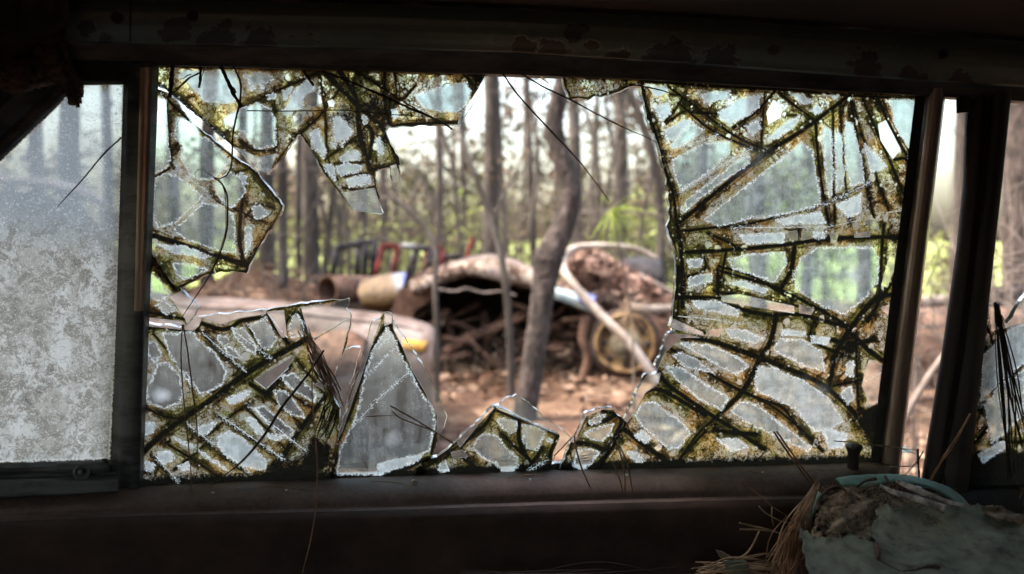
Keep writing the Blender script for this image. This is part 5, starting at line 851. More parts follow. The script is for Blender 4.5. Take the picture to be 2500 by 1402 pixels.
M['lime'] = leafmat('spring_leaves', [(.25, (0.119, 0.145, 0.0396)), (.5, (0.211, 0.251, 0.0726)), (.75, (0.33, 0.37, 0.158))], .55, .6)
M['olive'] = leafmat('olive_needles', [(.25, (0.0317, 0.0343, 0.0185)), (.5, (0.0634, 0.0634, 0.0317)), (.75, (0.106, 0.106, 0.0475))], 0.2, .6)
M['brownleaf'] = leafmat('brown_needles', [(.25, (0.037, 0.0264, 0.0185)), (.5, (0.0792, 0.0581, 0.0422)), (.75, (0.142, 0.106, 0.0792))], 0.15, .8)
M['greenneedle'] = leafmat('fresh_needles', [(.25, (0.132, 0.198, 0.0264)), (.5, (0.238, 0.317, 0.0594)), (.75, (0.343, 0.409, 0.119))], .4, 3)
n = 16000; X = rng.uniform(-5, 5.5, n); Y = 2.5 + 9.5 * rng.uniform(0, 1, n) ** 1.0; C = np.stack([X, Y, gh(X, Y) + .012], -1)
tag(leafobj('pine_straw', C, .035, M['litter'], seed=5, flat=.75, elong=1.5), kind='stuff')
# ================================================================ trees
M['bark'] = surf('pine_bark', [(.34, (0.0101, 0.00737, 0.00605)), (.5, (0.0335, 0.0242, 0.0208)), (.7, (0.0737, 0.0554, 0.0503))], 16, .9, 1.0, scale2=60, stretch=(1, 1, .4), bscale=34, bdist=.03)
M['barkgrey'] = surf('grey_bark', [(.3, (0.0224, 0.0177, 0.0146)), (.5, (0.0449, 0.0357, 0.0296)), (.7, (0.0762, 0.0651, 0.0583))], 5, .9, .8, stretch=(1, 1, .3), bscale=30, bdist=.01)
M['barkdark'] = surf('dark_bark', [(.3, (0.0198, 0.0158, 0.0139)), (.7, (0.0594, 0.0495, 0.0421))], 5, .9, .8, stretch=(1, 1, .3), bscale=30, bdist=.01)
M['twigm'] = surf('bare_twigs', [(.3, (0.0416, 0.0323, 0.0277)), (.7, (0.0924, 0.0742, 0.0647))], 10, .9, .2)
def trunkpts(pts, Y, top=9.0):
    # pts: photo pixels from foot upwards; continued down to the ground and up out of the picture
    Y = np.broadcast_to(np.asarray(Y, float), (len(pts),)); p = [P(x, y, yy) for (x, y), yy in zip(pts, Y)]
    g0 = float(gh(p[0][0], p[0][1]))
    if p[0][2] > g0 + .02: p.insert(0, np.array([p[0][0] + (p[0][0] - p[1][0]) * .1, p[0][1], g0 - .05]))
    else: p[0][2] = g0 - .05
    if top and p[-1][2] < top:
        d = p[-1] - p[-2]; d = d / (abs(d[2]) + 1e-6); d[2] = 1; d[:2] = np.clip(d[:2], -.15, .15); z = p[-1][2]
        for k in (.5, 1.0): q = p[-1] + d * (top - z) * .5 + np.array([rng.uniform(-.1, .1), rng.uniform(-.1, .1), 0]); p.append(q)
    return np.array(p)
def limbs(b, path, n, l0, l1, r, z0, g, up=.2, sub=2):
    tips = []
    for _ in range(n):
        t = g.uniform(0, 1); i = int(t * (len(path) - 1)); a = path[i]
        if a[2] < z0: continue
        th = g.uniform(0, 6.28); L = g.uniform(l0, l1); d = np.array([math.cos(th), math.sin(th), up + g.uniform(-.4, .5)]); d /= np.linalg.norm(d)
        q = [a, a + d * L * .4 + g.normal(0, .05 * L, 3), a + d * L * .75 + g.normal(0, .08 * L, 3), a + d * L + g.normal(0, .1 * L, 3)]
        b.tube(smoothpath(q, 2), [r, r * .7, r * .4, r * .2], 4, cap=False)
        tips += [q[2], q[3], q[1]]
        for _ in range(sub):
            s = q[g.integers(1, 3)]; d2 = d + g.normal(0, .7, 3); d2 /= np.linalg.norm(d2); e = s + d2 * L * g.uniform(.25, .5)
            b.tube([s, (s + e) / 2 + g.normal(0, .04 * L, 3), e], [r * .45, r * .3, r * .12], 3, cap=False); tips.append(e)
    return tips
def tree(label, pts, Y, rad, mat='barkgrey', top=9.0, nlimb=10, crown=None, leaf='olive', csz=.05, cn=500, z0=1.6, name='tree', L=(.6, 1.8), group=None, seed=0, lr=.012, spread=.35, n=10, kk=6):
    g = np.random.default_rng(seed + 100)
    path = trunkpts(pts, Y, top); root = thing(name, label, 'tree', (path[0][0], path[0][1], path[0][2] + .05), group)
    sm = smoothpath(path, kk)
    Yr = sm[:, 1]; rr = np.asarray(rad, float); ym = float(np.mean(np.atleast_1d(Y))); rm = rr * ym / FPX
    b = MB(); b.tube(sm, rm, n, .06, seed=seed)
    if nlimb:
        tips = limbs(b, sm, nlimb, L[0], L[1], lr, z0, g)
        if crown and tips:
            T = np.array(tips); k = g.integers(0, len(T), cn); C = T[k] + g.normal(0, spread, (cn, 3)) * g.uniform(.2, 1, (cn, 1))
            leafobj('crown', C, csz, M[leaf], root, seed, elong=1.4)
    b.build('trunk', M[mat], root)
    return root
T = tree
T('crooked foreground tree trunk with a swollen knot, leaning in front of the central wreck', [(1275,1050),(1285,985),(1300,900),(1318,770),(1330,690),(1340,630),(1372,560),(1392,490),(1388,440),(1370,380),(1352,310),(1365,240),(1385,160),(1395,60)], 5.1, [31,30,28,27,30,38,27,27,26,24,23,21,19,17,13,11], 'bark', 5.5, 5, lr=.012, z0=2.2, seed=1, n=22, kk=14, crown=1, leaf='olive', cn=900, L=(.6, 1.6))
T('slender forked sapling just left of the crooked trunk', [(1248,990),(1246,850),(1235,700),(1218,600),(1200,540),(1170,455),(1142,380),(1122,300),(1118,200)], 5.9, [10,10,9,9,8,7,6,6,5,4], 'barkgrey', 4.2, 4, lr=.006, z0=1.5, seed=2, name='sapling', group='thin saplings in front of the wreck')
b = None
T('thin bare sapling standing at the left end of the central wreck', [(1066,945),(1068,830),(1062,700),(1064,610),(1030,550),(990,510),(955,478),(930,445)], 5.9, [8,8,7,7,6,5,5,4], 'barkgrey', 0, 6, lr=.004, z0=.9, seed=3, name='sapling', L=(.2, .6), group='thin saplings in front of the wreck')
q = trunkpts([(1204,545),(1232,470),(1262,415),(1290,330),(1300, 250)], 5.9, 0); q[0] = P(1204, 545, 5.9)
tag(MB().tube(smoothpath(q[1:] if q[0][2] < 1 else q, 5), [.013, .011, .008, .006], 6, .1).build('branch', M['barkgrey']), 'pinkish side branch rising right out of the forked sapling', 'branch')
M['palew'] = surf('bleached_wood', [(.3, (.16, .13, .11)), (.7, (.32, .27, .235))], 9, .85, .4)
def pole(nm, label, cat, pts, Y, rad, mat, group=None, wob=.05, parent=None):
    Y = np.broadcast_to(np.asarray(Y, float), (len(pts),)); p = smoothpath([P(x, y, yy) for (x, y), yy in zip(pts, Y)], 6)
    return tag(MB().tube(p, np.array(rad) * float(np.mean(Y)) / FPX, 10, wob).build(nm, M[mat], parent), label, cat, group)
M['pale'] = surf('pale_dead_wood', [(.3, (0.0601, 0.0462, 0.0416)), (.7, (0.13, 0.106, 0.0924))], 9, .85, .4)
pole('fallen_pole', 'bare pale dead pole hooked over at its top, leaning right across the wheel', 'dead tree', [(1612,945),(1540,842),(1470,772),(1400,695),(1374,652),(1384,618),(1420,602),(1500,601),(1560,610),(1605,632)], [5.6,5.6,5.65,5.7,5.8,5.9,6.0,6.1,6.2,6.2], [12,11,10.5,10,11,9.5,8,7.5,6.5,5.5], 'palew')
pole('fallen_branch', 'grey branch lying flat above the wheel of the central wreck', 'branch', [(1540,752),(1600,756),(1660,752),(1760,748)], 6.3, [12,12,11,10], 'pale')
# broad trunks of the wood
TR = [ # px path, Y, radius px, material, label
 ([(762,700),(760,400),(768,100)], 13, 24, 'barkgrey', 'broad straight grey trunk left of the hole, behind the rusty drum'),
 ([(655,690),(650,400),(655,100)], 12, 19, 'barkdark', 'dark trunk beside the tip of the left shard'),
 ([(692,740),(688,500),(690,300),(680,100)], 10.5, 13, 'barkgrey', 'middling trunk just right of the left shard'),
 ([(730,700),(728,420),(738,100)], 15, 9, 'barkgrey', 'thin trunk close left of the broad straight one'),
 ([(1197,640),(1192,350),(1188,100)], 14, 25, 'barkgrey', 'broad trunk behind the forked sapling'),
 ([(1303,640),(1298,380),(1296,100)], 13, 11, 'barkgrey', 'slim upright trunk between the sapling and the crooked tree'),
 ([(1410,640),(1408,400),(1400,100)], 15, 18, 'barkgrey', 'grey trunk right behind the crooked tree'),
 ([(1507,660),(1505,400),(1500,100)], 14, 20, 'barkgrey', 'trunk behind the green needle tuft'),
 ([(1612,660),(1610,520),(1592,390),(1560,290),(1525,215),(1490,140)], 10, 14, 'barkdark', 'curved dark trunk beside the largest pane'),
 ([(935,660),(932,400),(938,100)], 17, 11, 'barkdark', 'slim dark trunk right of the hanging point of glass'),
 ([(1068,640),(1072,400),(1066,100)], 18, 12, 'barkgrey', 'slim distant trunk above the thin bare sapling'),
 ([(1130,640),(1134,400),(1126,100)], 22, 10, 'barkdark', 'distant trunk between the slim one and the broad one'),
 ([(1235,640),(1228,400),(1224,100)], 19, 9, 'barkdark', 'thin dark trunk just right of the broad central one'),
 ([(430,700),(425,400),(428,100)], 12, 17, 'barkgrey', 'trunk seen through the misty left shard beside the divider bar'),
 ([(505,700),(500,400),(508,100)], 13, 22, 'barkdark', 'dark trunk seen through the middle of the left shard'),
 ([(585,700),(590,400),(586,100)], 16, 13, 'barkgrey', 'trunk seen through the grey cell of the upper left shard'),
 ([(92,600),(95,400),(88,100)], 13, 20, 'barkgrey', 'pale trunk seen through the left part of the vent pane'),
 ([(185,600),(180,400),(188,100)], 11, 30, 'barkdark', 'wide dark trunk seen through the middle of the vent pane'),
 ([(262,600),(266,400),(260,100)], 15, 14, 'barkgrey', 'thin trunk seen through the right edge of the vent pane'),
 ([(1700,700),(1706,400),(1712,100)], 13, 20, 'barkgrey', 'trunk seen through the left cells of the largest pane'),
 ([(1850,700),(1846,400),(1850,100)], 12, 24, 'barkdark', 'dark trunk seen through the big triangular cell of the largest pane'),
 ([(1968,700),(1972,400),(1966,100)], 15, 16, 'barkgrey', 'thin trunk seen through the middle of the largest pane'),
 ([(2110,700),(2104,400),(2112,100)], 13, 20, 'barkgrey', 'trunk seen through the right part of the largest pane'),
 ([(2330,760),(2332,500),(2338,100)], 10, 17, 'barkdark', 'dark trunk in the gap between frame bar and pillar'),
 ([(2486,800),(2484,500),(2482,100)], 8, 42, 'bark', 'very broad brown trunk filling the rear side window'),
]
for i, (pts, Y, r, mt, lb) in enumerate(TR):
    lean = rng.uniform(-14, 14); pts = [pts[0]] + [(x + rng.uniform(-4, 4) + lean * (640 - y) / 500, y) for x, y in pts[1:]]
    r *= .86; T(lb, pts, Y, [r * 1.15, r, r * .95, r * .85, r * .7, r * .5], mt, 10, 18, 560 < pts[0][0] < 1560, 'brownleaf' if i % 3 else 'olive', .05, 240, 1.9, seed=10 + i, L=(.8, 2.4), lr=.010, spread=.22, group='trunks of the wood outside')
# far trees, each with a thin trunk and a loose crown
def place(px):
    for lim, s in ((140, 'behind the left part of the vent pane'), (330, 'behind the right part of the vent pane'), (520, 'behind the left shard'), (680, 'behind the tips of the left shards'), (860, 'by the broad straight trunk'), (980, 'right of the hanging point of glass'), (1120, 'above the salvaged doors'), (1240, 'by the broad central trunk'), (1340, 'left of the crooked tree'), (1450, 'right of the crooked tree'), (1620, 'behind the green tuft'), (1800, 'behind the left cells of the largest pane'), (1980, 'behind the big triangular cell'), (2200, 'behind the right side of the largest pane'), (2380, 'in the gap before the pillar')):
        if px < lim: return s
    return 'behind the rear side window'
def nth(i): return '%d%s' % (i, 'th' if 10 <= i % 100 <= 20 else {1: 'st', 2: 'nd', 3: 'rd'}.get(i % 10, 'th'))
g = np.random.default_rng(33)
far = sorted([(g.uniform(-150, 2650) if i > 15 else g.uniform(600, 1750), g.uniform(22, 46)) for i in range(34)])
for i, (px, Y) in enumerate(far):
    low = px < 560 or 660 < px < 780 or 900 < px < 1090 or px > 1620
    r = g.uniform(.07, .15) / Y * FPX; mt = ['barkgrey', 'barkdark'][i % 2]
    lb = '%s far pine from the left, %s crown, %s' % (nth(i + 1), ['brownish', 'olive'][i % 2], place(px))
    T(lb, [(px, 650), (px + g.uniform(-12, 12), 500), (px + g.uniform(-16, 16), 100)][:2 if low else 3], Y, [r, r * .9, r * .7, r * .5], mt, g.uniform(6.5, 10) if not low else 1.05 + g.uniform(.09, .13) * Y, 40, 1, ['brownleaf', 'brownleaf', 'olive'][i % 3], .085, 1000 if not low else 700, 1.5, seed=200 + i, L=(1.0, 2.8), lr=.018, group='far pines of the wood', spread=.28, n=6)
# pines out of view on the left, added so their crowns shade the clearing
g = np.random.default_rng(77)
cz = [(-7.5, 6.5), (-9, 1.5), (-11, 5), (-13, 9), (-9.5, 11), (-14, 14), (-17, 4), (-12, 17), (-17, 19), (-21, 10), (-24, 16)]
for i, (x, y) in enumerate(cz):
    x += g.uniform(-.5, .5); y += g.uniform(-.5, .5); h = g.uniform(11, 14); z0 = float(gh(x, y)); root = thing('tree', '%s unseen shade pine counted from the left around the clearing' % nth(1 + sorted(cz).index(cz[i])), 'tree', (x, y, z0), 'unseen shade pines round the clearing')
    pth = smoothpath([(x, y, z0 - .05), (x + g.uniform(-.2, .2), y, h * .5), (x + g.uniform(-.4, .4), y + g.uniform(-.3, .3), h)], 6); b = MB(); b.tube(pth, [.17, .14, .10, .05], 10, .05)
    tips = limbs(b, pth, 40, 1.2, 3.0, .025, 6.2, g); b.build('trunk', M['barkgrey'], root)
    Tt = np.array(tips); n_ = 1500; C = Tt[g.integers(0, len(Tt), n_)] + g.normal(0, .35, (n_, 3)); C = C[C[:, 2] > 6.0]; leafobj('crown', C, .16, M['olive'], root, 900 + i, elong=1.3)
# spring shrubs and brush between the trunks
def shrub(label, px, Y, h, wd, n, leaf, sz, seed, group, ntw=26):
    g = np.random.default_rng(seed); b0 = P(px, 640, Y); z = float(gh(b0[0], Y)); root = thing('shrub', label, 'shrub', (b0[0], Y, z), group); b = MB(); tips = []
    for _ in range(ntw):
        th = g.uniform(0, 6.28); hh = h * g.uniform(.5, 1); q = [np.array([b0[0] + g.normal(0, .08), Y + g.normal(0, .08), z - .03])]
        q.append(q[0] + np.array([math.cos(th) * wd * .25, math.sin(th) * wd * .25, hh * .5])); q.append(q[0] + np.array([math.cos(th) * wd * g.uniform(.3, .9), math.sin(th) * wd * .6, hh])); 
        b.tube(smoothpath(q, 3), [.010, .008, .004], 4, cap=False); tips += [q[1] + (q[2] - q[1]) * t for t in (.2, .5, .8, 1)]
    b.build('stems', M['twigm'], root); Tt = np.array(tips); C = Tt[g.integers(0, len(Tt), n)] + g.normal(0, .18 * h ** .5, (n, 3)); C[:, 2] = np.maximum(C[:, 2], z + .1)
    leafobj('foliage', C, sz, M[leaf], root, seed, elong=1.2); return root
g = np.random.default_rng(5)
spx = sorted([820, 850, 925, 985, 1035, 1075, 1135, 1185, 1425, 1460, 1510, 1545, 1585, 1640, 600, 700, 640, 880, 960, 1010, 1100, 1160, 1250, 1440, 1480, 1560, 1600, 2290, 2350, 450, 30, 230, 1760, 1900, 2030, 2150, 1530, 1380, 1620, 720])
for i, px in enumerate(spx):
    Y = g.uniform(14, 25); lf = ('lime', 'lime', 'olive', 'lime', 'brownleaf')[i % 5]
    shrub('%s spring shrub from the left, %s, %s' % (nth(i + 1), {'lime': 'yellow green', 'olive': 'dull olive', 'brownleaf': 'brown'}[lf], place(px)), px + g.uniform(-15, 15), Y, g.uniform(1.2, 3.0), g.uniform(.7, 1.3), int(g.uniform(220, 420)), lf, .055, 400 + i, 'spring shrubs beyond the wrecks')
# bare brush in the gap and behind the pillar
def brush(label, pxs, Y, n, y0, y1, seed, r=3, mat='twigm'):
    g = np.random.default_rng(seed); b = MB()
    for _ in range(n):
        x = g.uniform(*pxs); yb = g.uniform(y0, y0 + 60); yt = g.uniform(y1, y1 + (y0 - y1) * .6); Yy = Y + g.uniform(-.6, .6)
        base = P(x, yb, Yy); base[2] = gh(base[0], Yy) - .02
        q = [base, P(x + g.normal(0, 30), yb * .5 + yt * .5, Yy), P(x + g.normal(0, 70), yt, Yy)]
        m = g.uniform(.5, 1.2) * r * Y / FPX; b.tube(smoothpath(q, 4), [m, m * .7, m * .3], 5, cap=False)
        for _ in range(2):
            s = q[1] + g.normal(0, .05, 3); b.tube(smoothpath([q[1], s + g.normal(0, .15, 3), s + g.normal(0, .35, 3) + [0, 0, .1]], 3), [m * .5, m * .2], 4, cap=False)
    return tag(b.build('bare_brush', M[mat]), label, 'brush')
brush('tangle of bare grey stems in the gap right of the frame bar', (2190, 2380), 3.2, 34, 1100, 350, 1, 2.6, 'twigm')
brush('bare stems tangled behind the rear side window', (2400, 2560), 3.6, 14, 900, 300, 2, 3.5, 'pale')
brush('thin bare stems rising behind the central wreck', (1380, 1640), 8.5, 16, 780, 420, 3, 2)
brush('thin bare stems left of the drum', (560, 760), 9, 12, 760, 450, 4, 2.2)
brush('fine grey brush filling the space between the central trunks', (860, 1520), 13, 130, 700, 300, 5, 2)
pole('fallen_branch', 'forked grey branch rising in the gap beside the pillar', 'branch', [(2190,1090),(2215,1010),(2260,930),(2330,830)], [2.6,2.6,2.6,2.6], [9,9,8,6], 'pale')
pole('fallen_log', 'long fallen log lying across the gap at the right', 'log', [(2180,742),(2300,735),(2420,728),(2600,715)], 6.0, [14,15,15,15], 'pale')
g = np.random.default_rng(88)
for i, (x0, y0, x1, y1, Yy) in enumerate([(930,480,1060,540,7), (600,418,900,402,9), (1000,350,1200,300,8), (1090,600,1010,400,9), (1420,520,1700,540,8), (1550,700,1480,330,8.5), (700,640,830,380,10), (1150,470,1010,440,7.5), (1640,640,1560,380,9), (880,560,1010,610,9), (620,560,760,590,10), (1340,430,1460,250,9.5)]):
    q = [(x0, y0), (x0 * .6 + x1 * .4 + g.normal(0, 10), y0 * .6 + y1 * .4 + g.normal(0, 10)), (x1, y1)]
    pole('bare_branch', '%s bare branch crossing the view between the trunks, counted from the left' % nth(1 + sorted([930,600,1000,1090,1420,1550,700,1150,1640,880,620,1340]).index(x0)), 'branch', q, Yy, [3.2, 2.6, 1.2], 'twigm', 'bare branches between the trunks')
g = np.random.default_rng(123)
sx = sorted(g.uniform(600, 1640, 14))
for i, x in enumerate(sx):
    Yy = g.uniform(8.5, 16); l_ = g.normal(0, 35)
    T('%s slender crooked sapling from the left, between the trunks of the wood' % nth(i + 1), [(x, 700), (x + l_ * .3 + g.normal(0, 6), 560), (x + l_ * .8 + g.normal(0, 12), 400), (x + l_ * 1.3 + g.normal(0, 18), 250), (x + l_ * 2 + g.normal(0, 20), 120)], Yy, [6, 5.5, 5, 4, 3], ['barkdark', 'barkgrey'][i % 2], 6, 12, None, seed=700 + i, name='sapling', L=(.4, 1.3), lr=.006, z0=1.0, group='slender saplings in the wood', n=7)
# young pine with the green tuft
sr = thing('pine_seedling', 'young pine seedling ending in a bright green tuft of long needles', 'pine seedling', (P(1556, 950, 3.4)[0], 3.4, 0))
st = [P(1556, 950, 3.4), P(1545, 840, 3.4), P(1536, 740, 3.35), P(1515, 620, 3.3), P(1495, 505, 3.2)]; st[0] = np.array([st[0][0], 3.4, float(gh(st[0][0], 3.4)) - .02])
MB().tube(smoothpath(st, 5), [.006, .005, .004, .003], 6, .1).build('stem', M['twigm'], sr)
b = MB(); g = np.random.default_rng(9); c = st[-1]
for i in range(44):
    th = g.uniform(-2.4, 0.9); L = g.uniform(45, 95) * 3.2 / FPX; d = np.array([math.cos(th), g.uniform(-.6, .6), math.sin(th)]); s = c + (st[-2] - c) * g.uniform(0, .18)
    b.tube([s, s + d * L * .5, s + d * L + np.array([0, 0, -.02])], [.0011, .0011, .0005], 3, cap=False)
b.build('needle_tuft', M['greenneedle'], sr)
b = MB()
for i in range(50):
    th = g.uniform(-2.9, .2); L = g.uniform(50, 110) * 3.35 / FPX; s = st[2] + (st[3] - st[2]) * g.uniform(-.3, .2); d = np.array([math.cos(th) * .6, g.uniform(-.5, .5), math.sin(th)])
    b.tube([s, s + d * L * .5, s + d * L], [.0011, .0006], 3, cap=False)
b.build('dead_needles', M['needle_tan'], sr)

# ================================================================ wrecks outside
M['rust'] = surf('deep_rust', [(.3, (0.0297, 0.0165, 0.0119)), (.5, (0.0792, 0.0409, 0.0277)), (.7, (0.145, 0.0825, 0.0561))], 5, .9, .6, scale2=40, bscale=60, bdist=.006)
M['rustdark'] = surf('dark_rust', [(.3, (0.00952, 0.00634, 0.00528)), (.7, (0.0343, 0.0211, 0.0158))], 6, .9, .6, bscale=60, bdist=.006)  # darker rust tone for inner and lower panels
M['cream'] = surf('worn_cream_paint', [(.40, (.035, .02, .014)), (.50, (.095, .06, .045)), (.56, (.24, .20, .16)), (.7, (.20, .15, .145))], 4.5, .7, .5, scale2=26, spec=.15)
M['yellow'] = surf('orange_lamp', [(.35, (.10, .05, .012)), (.65, (.24, .13, .03))], 8, .8, .3, spec=.1)
M['blue'] = surf('faded_blue_paint', [(.3, (0.106, 0.125, 0.277)), (.6, (0.165, 0.185, 0.409)), (.75, (0.33, 0.33, 0.436))], 7, .4, .2)
M['paleblue'] = surf('pale_blue_paint', [(.3, (0.148, 0.208, 0.24)), (.7, (0.277, 0.314, 0.305))], 8, .4, .2)
M['blackp'] = surf('black_paint', [(.3, (0.00792, 0.00792, 0.00924)), (.7, (0.033, 0.0297, 0.033))], 8, .8, .2, spec=.1)
M['redp'] = surf('dull_red_paint', [(.35, (.05, .014, .012)), (.65, (.15, .032, .03))], 8, .9, .2, spec=.1)
M['greyp'] = surf('grey_paint', [(.3, (0.132, 0.132, 0.132)), (.7, (0.33, 0.33, 0.33))], 8, .8, .2, spec=.1)
M['wheel'] = surf('rusty_yellow_rim', [(.35, (.03, .018, .010)), (.5, (.085, .05, .025)), (.7, (.15, .10, .05))], 9, .9, .4, spec=.1)
M['wheelc'] = surf('pale_hub', [(.35, (.05, .04, .03)), (.65, (.16, .14, .10))], 12, .9, .3, spec=.1)
def slab(name, poly, Y0, Y1, mat, parent, sub=1):   # a solid: outline at depth Y0 carried straight back to Y1
    p = np.array(poly, float); a = P(p[:, 0], p[:, 1], Y0); b_ = a.copy(); b_[:, 1] += (Y1 - Y0); n = len(p)
    F = [tuple(range(n)), tuple(range(n, 2 * n))[::-1]] + [(i, (i + 1) % n, n + (i + 1) % n, n + i) for i in range(n)]
    return mesh(name, np.vstack([a, b_]), F, M[mat] if isinstance(mat, str) else mat, parent)
def sheet(name, rows, mat, parent, k=8, thick=.02, wob=0.0):  # rows: list of (pixel path, Y) skinned into a bent panel
    R_ = []
    for pts, Y in rows:
        q = smoothpath(pts, k); R_.append(P(q[:, 0], q[:, 1], Y))
    n = min(len(r) for r in R_); V = np.concatenate([r[:n] for r in R_]); V = V + rng.normal(0, wob, V.shape) if wob else V
    F = [(j * n + i, j * n + i + 1, (j + 1) * n + i + 1, (j + 1) * n + i) for j in range(len(rows) - 1) for i in range(n - 1)]
    o = mesh(name, V, F, M[mat], parent, True); m = o.modifiers.new('s', 'SOLIDIFY'); m.thickness = thick; return o
wk = thing('rusty_wreck', 'collapsed rusty car hulk with its pale hood bent into an arch, behind the crooked tree', 'wrecked car', (P(1300, 920, 7.4)[0], 7.4, 0))
H0 = [(1003,700),(1060,676),(1130,652),(1200,641),(1260,655),(1320,682),(1380,715),(1452,752)]
H1 = [(1010,716),(1066,690),(1135,668),(1205,676),(1262,692),(1320,706),(1385,735),(1450,772)]
sheet('hood', [([(x, y - 14) for x, y in H0], 8.3), ([(x, y - 5) for x, y in H0], 7.3), (H0, 6.85), (H1, 6.82), ([(x, y + 2) for x, y in H1], 6.9)], 'cream', wk, 8, .025, .004)
sheet('paint_patch', [([(1352,700),(1400,712),(1452,728)], 6.79), ([(1350,728),(1398,745),(1448,765)], 6.78)], 'paleblue', wk, 6, .01)
sheet('paint_patch', [([(1415,713),(1435,716),(1455,722)], 6.77), ([(1410,735),(1432,750),(1448,765)], 6.76)], 'blue', wk, 6, .01)
slab('firewall', [(965,700),(1010,690),(1100,668),(1200,655),(1330,690),(1460,750),(1660,770),(1700,905),(960,900)], 8.3, 8.4, 'rustdark', wk)
slab('far_fender', [(975,705),(1010,700),(1070,700),(1060,730),(1010,760),(985,900),(960,900),(955,760)], 7.2, 8.3, 'rust', wk)
slab('floor_pan', [(960,893),(1700,893),(1700,905),(960,905)], 7.6, 8.4, 'rustdark', wk)
slab('fender', [(1450,765),(1520,770),(1600,778),(1660,790),(1680,900),(1640,900),(1625,850),(1590,800),(1530,775),(1480,790),(1460,830),(1450,800)], 6.9, 8.2, 'rust', wk)
sheet('crossmember', [([(1088,855),(1150,818),(1220,790),(1292,755)], 7.2), ([(1092,872),(1150,838),(1220,810),(1292,778)], 7.15)], 'rust', wk, 4, .05)
sheet('bumper_bracket', [([(1418,775),(1412,830),(1425,880),(1405,945)], 6.8), ([(1442,770),(1438,830),(1450,880),(1430,940)], 6.8)], 'rust', wk, 4, .04)
b = MB()
for x0, y0, x1, y1, r in [(1180,760,1190,900,10),(1090,770,1110,890,8),(1240,880,1330,850,12),(1340,760,1360,900,10),(1350,800,1420,850,12),(1090,780,1170,740,5),(1370,880,1470,905,8),(1120,900,1240,905,10)]:
    b.tube([P(x0, y0, 7.6), P((x0 + x1) / 2 + 5, (y0 + y1) / 2, 7.55), P(x1, y1, 7.6)], r * 7.6 / FPX, 8, .15)
b.lathe(P(1385, 840, 7.7), (0, -1, 0), [(0, .14), (.15, .14), (.2, .08), (.2, 0)], 14); b.lathe(P(1300, 860, 7.9), (0, -1, .2), [(0, .18), (.2, .16), (.25, 0)], 10)
g = np.random.default_rng(4)
for _ in range(34):
    x, y, Yy = g.uniform(1010, 1480), g.uniform(740, 900), g.uniform(6.95, 7.6); th = g.uniform(-.9, .9); L = g.uniform(30, 90); q = [P(x - L * math.cos(th), y - L * math.sin(th), Yy), P(x + g.uniform(-8, 8), y + g.uniform(-10, 10), Yy), P(x + L * math.cos(th), y + L * math.sin(th), Yy + g.uniform(-.2, .2))]
    b.tube(smoothpath(q, 3), [g.uniform(.006, .03)] * 2, 6, .25)
b.build('engine_remains', M['rust'], wk)
g = np.random.default_rng(6); n_ = 1100; xx = g.uniform(980, 1640, n_); yy = 905 - g.exponential(28, n_); C = P(xx, yy, g.uniform(6.9, 7.7, n_))
tag(leafobj('leaf_litter', C, .026, M['brownleaf'], wk, 61, elong=1.5), kind='stuff')
pole('wire', None, None, [(1070,706),(1110,712),(1140,705),(1180,715),(1225,712),(1260,722)], 6.7, [3,3.5,3,3,2.5], 'pale', parent=wk)
sheet('roof_remnant', [([(1495,660),(1520,640),(1570,632),(1612,640)], 8.6), ([(1490,668),(1520,655),(1570,650),(1615,665)], 8.0), ([(1500,690),(1540,690),(1580,700),(1618,700)], 7.9)], 'blackp', wk, 6, .03)
slab('cabin_wall', [(1500,660),(1612,645),(1625,760),(1510,760)], 8.45, 8.6, 'rustdark', wk)
pole('roof_pillar', None, None, [(1560,672),(1610,700),(1680,735)], 7.6, [7,8,8], 'pale', parent=wk)
wc = P(1527, 838, 6.55); wh = bpy.data.objects.new('wheel', None); COL.objects.link(wh); wh.parent = wk; wh.location = Vector(wc) - wk.location
s = 6.55 / FPX
def wpart(nm, prof, mat, n=36):
    o = MB().lathe((0, 0, 0), (-.18, -1, .03), prof, n).build(nm, M[mat]); o.parent = wh; return o
wpart('rim', [(-.08, 74 * s), (.02, 76 * s), (.05, 72 * s), (.045, 66 * s), (.0, 63 * s), (-.01, 58 * s), (.0, 44 * s), (.012, 40 * s), (-.08, 38 * s)], 'wheel')
wpart('hub', [(-.02, 45 * s), (.025, 36 * s), (.03, 28 * s), (.045, 24 * s), (.06, 12 * s), (.062, 0)], 'wheelc')
b = MB(); a1 = np.array([-.18, -1, .03]); a1 /= np.linalg.norm(a1); a2 = np.cross(a1, (0, 0, 1)); a2 /= np.linalg.norm(a2); a3 = np.cross(a1, a2)
for k in range(8):
    t = 2 * math.pi * k / 8; c = (math.cos(t) * a2 + math.sin(t) * a3) * 52 * s; o = MB().lathe(c - a1 * .005, a1, [(0, 7.5 * s), (.012, 7.5 * s), (.012, 0)], 10).build('hand_hole', M['blackp']); o.parent = wh
wpart('tyre_remains', [(-.1, 76 * s), (-.1, 84 * s), (-.02, 86 * s), (.0, 82 * s), (.0, 76 * s)], 'rustdark')
